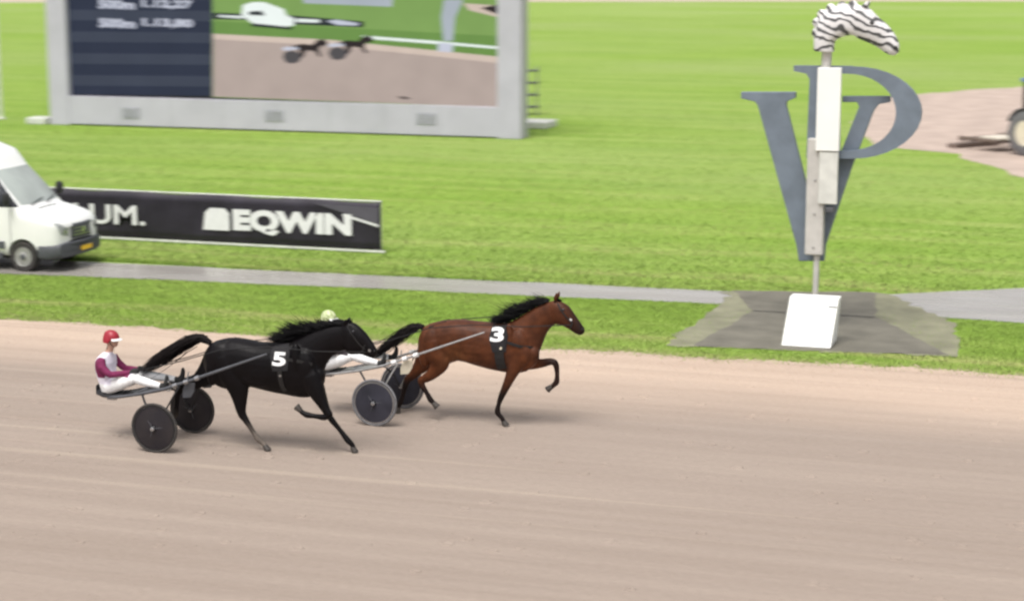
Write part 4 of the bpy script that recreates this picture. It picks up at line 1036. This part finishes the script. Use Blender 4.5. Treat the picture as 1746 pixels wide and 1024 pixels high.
    for px, py, sx_, sy_ in ((70, 211, .9, .8), (915, 217, 1.3, 1.6)):
        p = gnd(px, py); b_ = MB(); b_.box((p[0], p[1], .14), (sx_, sy_, .26))
        tag(b_.build('concrete_foot', 'concrete', None, False, .03, origin=(p[0], p[1], 0)), 'small pale concrete block on the grass beside the screen post next to the scoreboard panel' if px < 500 else 'wide pale concrete block on the grass beside the screen post near the steel rack', 'block', 'blocks beside the video screen')
    for k in range(3):                                  # cable drum and spare rails leaning behind the right post
        pass
    p = gnd(905, 196)
    rk = empty('steel_rack', (p[0], p[1], 0), 'dark steel ladder rack standing behind the end post of the video screen', 'rack')
    for q in (-.28, .28): MB().tube([(p[0]+q, p[1], 0), (p[0]+q, p[1], 2.1)], .035, 8).build('upright', 'board_d', rk)
    for k in range(4): MB().box((p[0], p[1], .35+.52*k), (.62, .5, .07)).build('shelf', 'van_trim', rk, False, .01)
    return root
make_screen()

# ------------------------------------------------------------------ finish post with letters and striped horse head
def make_post():
    Y = 37.0; bx_ = float(onY(1388, 560, Y)[0])
    root = empty('finish_post', (bx_, Y, 0), 'tall finish post with slate blue letters VP and a striped horse head on top', 'post')
    P = lambda px, py, yy=Y: (float(onY(px, py, yy)[0]), float(onY(px, py, yy)[2]))
    x1_, z1_ = P(1400, 92)
    MB().tube([(bx_, Y, 0), (bx_+.02, Y, 2.6), (bx_+.10, Y, z1_+.25)], [.048, .07, .10], 16).build('pole', 'post', root)
    a = P(1377, 236, Y-.12); b = P(1402, 436, Y-.12)
    MB().box(((a[0]+b[0])/2, Y-.02, (a[1]+b[1])/2), (b[0]-a[0], .22, a[1]-b[1])).build('sleeve', 'post', root, False, .03)
    for k in range(4):
        zz = b[1]+.15+(a[1]-b[1]-.3)*k/3; MB().lathe([(.022, -.012), (.022, 0)], ((a[0]+b[0])/2, Y-.13, zz), 'Y', 8).build('bolt', 'steel', root)
    MB().lathe([(.26, .0), (.26, .03), (.11, .05), (.11, .16)], (bx_, Y, .016), 'Z', 20).build('base_plate', 'board_d', root)
    a = P(1395, 115, Y-.14); b = P(1431, 258, Y-.14)
    MB().box(((a[0]+b[0])/2, Y-.15, (a[1]+b[1])/2), (b[0]-a[0], .10, a[1]-b[1])).build('white_board', 'white_box', root, False, .012)
    a = P(1398, 258, Y-.14); b = P(1427, 348, Y-.14)
    MB().box(((a[0]+b[0])/2, Y-.14, (a[1]+b[1])/2-.004), (b[0]-a[0], .08, a[1]-b[1])).build('white_board', 'rail', root, False, .012)
    p = P(1417, 356); MB().box((p[0], Y-.1, p[1]), (.16, .16, .10)).build('bracket', 'van_trim', root, False, .015)
    def poly(pts, y0, y1, name):
        q = [P(1240+u/2.225, v_/2.225, y0) for u, v_ in pts]
        return MB().prism_xz(q, y0, y1).build(name, 'letter', root, False, .012)
    V = [(52, 350), (258, 350), (258, 372), (225, 386), (222, 400), (322, 790), (405, 640), (500, 405), (492, 388), (436, 388), (436, 366), (618, 366), (618, 388), (575, 396), (555, 420), (470, 640), (372, 930), (366, 990), (272, 990), (262, 930), (115, 400), (104, 386), (52, 374)]
    poly(V, Y+.20, Y+.36, 'letter_v')
    out = [(252, 250), (470, 252)]
    for k in range(0, 19): a = R(90-180*k/18); out.append((475+262*math.cos(a), 427-175*math.sin(a)+ (2 if k < 9 else 0)))
    out += [(400, 602), (300, 600), (312, 300), (300, 280), (252, 270)]
    inn = [(425, 280)]+[(455+185*math.cos(R(90-180*k/18)), 427-147*math.sin(R(90-180*k/18))) for k in range(19)]+[(425, 574)]
    # bowl built as a ring: outer path joined to inner path by a hairline bridge along the stem
    yA, yB = Y+.02, Y+.18
    bm = bmesh.new()
    O_ = [P(1240+u/2.225, v_/2.225, yA) for u, v_ in out]; I_ = [P(1240+u/2.225, v_/2.225, yA) for u, v_ in inn]
    def loop(pl): vs = [bm.verts.new((x_, yA, z_)) for x_, z_ in pl]; return [bm.edges.new((vs[i], vs[(i+1) % len(vs)])) for i in range(len(vs))]
    es = loop(O_)+loop(I_); bmesh.ops.triangle_fill(bm, edges=es, use_beauty=True)
    extrude_flat(bm, Vector((0, yB-yA, 0))); bmesh.ops.recalc_face_normals(bm, faces=bm.faces)
    me = bpy.data.meshes.new('p'); bm.to_mesh(me); bm.free(); link('letter_p', me, 'letter', root, False)
    for z_ in (P(1400, 150)[1], P(1400, 245)[1]): MB().box((bx_+.08, Y+.13, z_), (.30, .34, .06)).build('letter_bracket', 'van_trim', root, False, .01)
    # horse head, a solid sculpted piece
    H = lambda u, v_: Vector(onY(1370+u/8.533, v_/8.533, Y))
    h = MB()
    prs = [((150, 745), (450, 760), .20), ((150, 600), (455, 620), .21), ((175, 430), (520, 560), .21), ((240, 240), (640, 520), .20), ((420, 130), (740, 520), .19), ((640, 95), (790, 560), .18), ((900, 80), (880, 600), .19), ((1080, 240), (980, 640), .18), ((1230, 370), (1090, 700), .15), ((1340, 520), (1170, 760), .14), ((1395, 640), (1250, 800), .13), ((1392, 760), (1320, 815), .07)]
    secs = []
    for a, b, hw in prs: A_, B_ = H(*a), H(*b); secs.append(((A_+B_)/2, (A_-B_)/2, hw))
    h.loft(densify(secs, 2), 20, 2.4)
    for sy in (-1, 1):
        a = H(880, 120); b = H(960, 15); a.y += sy*.09; b.y += sy*.12; h.tube([a, a.lerp(b, .5), b], [.05, .055, .015], 8)
    for k in range(6):                                   # cropped mane crest
        a = H(*[(190, 480), (200, 330), (270, 210), (400, 125), (560, 95), (720, 80)][k]); h.ellip(a, (.10, .05, .10))
    me = fuse(h, .022, 3, .5); hd_ = link('horse_head', me, 'zebra', root)
    for sy in (-1, 1):
        e = H(1010, 330); MB().ellip((e.x, Y+sy*.165, e.z), (.045, .03, .04)).build('eye', 'van_black', hd_)
        e = H(1345, 690); MB().ellip((e.x, Y+sy*.10, e.z), (.035, .03, .045)).build('nostril', 'van_black', hd_)
    return root
make_post()
# white box beside the finish line
a = onY(1332, 592, 35.1); b = onY(1416, 592, 35.1)
wb = empty('white_cabinet', ((a[0]+b[0])/2, 35.35, 0), 'plain white box standing on the paved apron in front of the finish post', 'box')
ww = float(b[0]-a[0])
lean = Matrix.Rotation(R(0), 3, 'Y')
cx_ = float((a[0]+b[0])/2)
mb = MB(); y0b = 35.10; sh = .07
mb.add([(cx_-ww/2, y0b, .02), (cx_+ww/2, y0b, .02), (cx_+ww/2, y0b+.75, .02), (cx_-ww/2, y0b+.75, .02),
        (cx_-ww/2+sh, y0b+.42, .88), (cx_+ww/2+sh, y0b+.42, .88), (cx_+ww/2+sh, y0b+.75, .88), (cx_-ww/2+sh, y0b+.75, .88)],
       [(0, 1, 2, 3), (4, 5, 6, 7), (0, 1, 5, 4), (1, 2, 6, 5), (2, 3, 7, 6), (3, 0, 4, 7)])
mb.build('casing', 'white_box', wb, False, .015)
MB().box((cx_, y0b+.37, .006), (ww*.94, .70, .03)).build('plinth', 'van_trim', wb, False)
MB().box((cx_+ww*.5-.03, y0b+.345, .735), (.15, .014, .018), Matrix.Rotation(R(-26), 3, 'X')).build('latch', 'van_trim', wb, False)

# pale pole at the frame's left edge
p = gnd(1, 203)
mb = MB(); mb.tube([(p[0], p[1], 0), (p[0], p[1], 4), (p[0], p[1], 9)], [.085, .07, .05], 12)
fp = empty('flag_pole', (p[0], p[1], 0), 'slim pale pole standing alone on the lawn beside the video screen', 'pole')
mb.build('shaft', 'rail', fp); MB().lathe([(.2, 0), (.2, .05), (.09, .09)], (p[0], p[1], 0), 'Z', 16).build('base', 'concrete', fp)

# ------------------------------------------------------------------ tractor and harrow
def make_tractor():
    p = gnd(1751, 266); ox, oy = float(p[0]), float(p[1])
    root = empty('tractor', (ox, oy+.80, 0), 'blue tractor with cream wheels driving along the dirt path', 'tractor')
    cy = oy+.80
    for wx, rr_, wd, off in ((0, .80, .42, .78), (2.35, .52, .30, .72)):
        for sy in (-1, 1):
            c = (ox+wx, cy+sy*off, rr_)
            ty = MB().lathe([(rr_*.56, -wd/2*.9), (rr_*.88, -wd/2), (rr_*.97, -wd/2*.8), (rr_, 0), (rr_*.97, wd/2*.8), (rr_*.88, wd/2), (rr_*.56, wd/2*.9)], c, 'Y', 32, True).build('wheel', 'tyre_pale', root)
            for k in range(18):
                a = 2*math.pi*k/18; l_ = MB(); l_.box((c[0]+rr_*math.cos(a), c[1]+(.5-(k % 2))*wd*.45, c[2]+rr_*math.sin(a)), (.06, wd*.5, .07), Matrix.Rotation(-a, 3, 'Y')); l_.build('lug', 'tyre_pale', ty, False)
            MB().lathe([(rr_*.575, sy*wd*.44), (rr_*.5, sy*wd*.40), (rr_*.42, sy*wd*.22), (rr_*.2, sy*wd*.25), (.001, sy*wd*.25)], c, 'Y', 28).build('rim', 'cream', ty)
    MB().box((ox+1.9, cy, 1.15), (1.75, .70, .62)).build('bonnet', 'blue', root, False, .08)
    MB().box((ox+1.0, cy, .80), (2.8, .46, .42)).build('chassis', 'van_trim', root, False, .03)
    MB().box((ox+2.80, cy, 1.12), (.05, .60, .50)).build('grille', 'van_black', root, False, .01)
    for sy in (-1, 1):
        f = MB(); rs = []
        for k in range(9):
            a = R(25+130*k/8); rs.append([(ox+r_*math.cos(a), cy+sy*y_, .80+r_*math.sin(a)) for r_, y_ in ((.86, .56), (.86, 1.0), (.90, 1.0), (.90, .56))])
        f.rings(rs); f.build('fender', 'van_trim', root, False)
    for dx in (-.55, .95):
        for sy in (-.62, .62): MB().box((ox+dx*.9+.1, cy+sy, 1.95), (.07, .07, 1.25)).build('cab_pillar', 'van_black', root, False, .01)
    MB().box((ox+.28, cy, 2.62), (1.65, 1.40, .14)).build('cab_roof', 'blue', root, False, .04)
    for sy in (-.61, .61): MB().box((ox+.28, cy+sy, 1.98), (1.25, .015, 1.05)).build('cab_window', 'side_glass', root, False)
    for dx in (-.42, .98): MB().box((ox+dx, cy, 1.98), (.015, 1.1, 1.05)).build('cab_window', 'side_glass', root, False)
    MB().box((ox+.25, cy, 1.35), (1.5, 1.05, .30)).build('cab_floor', 'blue', root, False, .03)
    MB().tube([(ox+1.55, cy+.2, 1.4), (ox+1.55, cy+.2, 2.5)], .04, 10).build('exhaust', 'van_black', root)
    MB().box((ox-.70, cy, .62), (.6, .10, .08)).build('drawbar', 'van_trim', root, False)
    th = R(-40); root.rotation_euler.z = th
    near = Vector((.78*math.sin(th), -.78*math.cos(th), 0)); root.location = Vector((ox, oy, 0))-near
    # harrow trailing behind
    hx = ox-2.15; hw_ = empty('harrow', (hx, cy, 0), 'brown drag harrow with pale boards towed behind the blue tractor', 'harrow')
    MB().tube([(ox-1.0, cy, .58), (hx+.8, cy-.45, .42)], .035, 8).build('tow_bar', 'harrow_pale', hw_)
    MB().tube([(ox-1.0, cy, .58), (hx+.8, cy+.45, .42)], .035, 8).build('tow_bar', 'harrow_pale', hw_)
    for k, dx in enumerate((.8, .25, -.3, -.85)):
        MB().box((hx+dx, cy, .36), (.09, 2.1, .10)).build('beam', 'rust', hw_, False, .01)
        for j in range(11): t_ = MB(); t_.tube([(hx+dx, cy-1.0+.2*j, .33), (hx+dx-.05, cy-1.0+.2*j, .03)], [.016, .010], 5); t_.build('tine', 'rust', hw_)
    for sy in (-1, 1): MB().box((hx, cy+sy*1.02, .43), (1.8, .08, .10)).build('side_rail', 'rust', hw_, False, .01)
    MB().box((hx+.35, cy-.2, .47), (1.0, 1.2, .06)).build('board', 'harrow_pale', hw_, False, .01)
    MB().box((hx-1.15, cy, .09), (.40, 2.3, .16)).build('levelling_board', 'rust', hw_, False, .02)
    hw_.rotation_euler.z = th
    for sy in (-.6, .6): MB().tube([(hx-.85, cy+sy, .36), (hx-1.1, cy+sy, .16)], .02, 6).build('chain', 'rust', hw_)
    hw_.location = root.location+Vector((-2.15*math.cos(th), -2.15*math.sin(th), 0))
make_tractor()
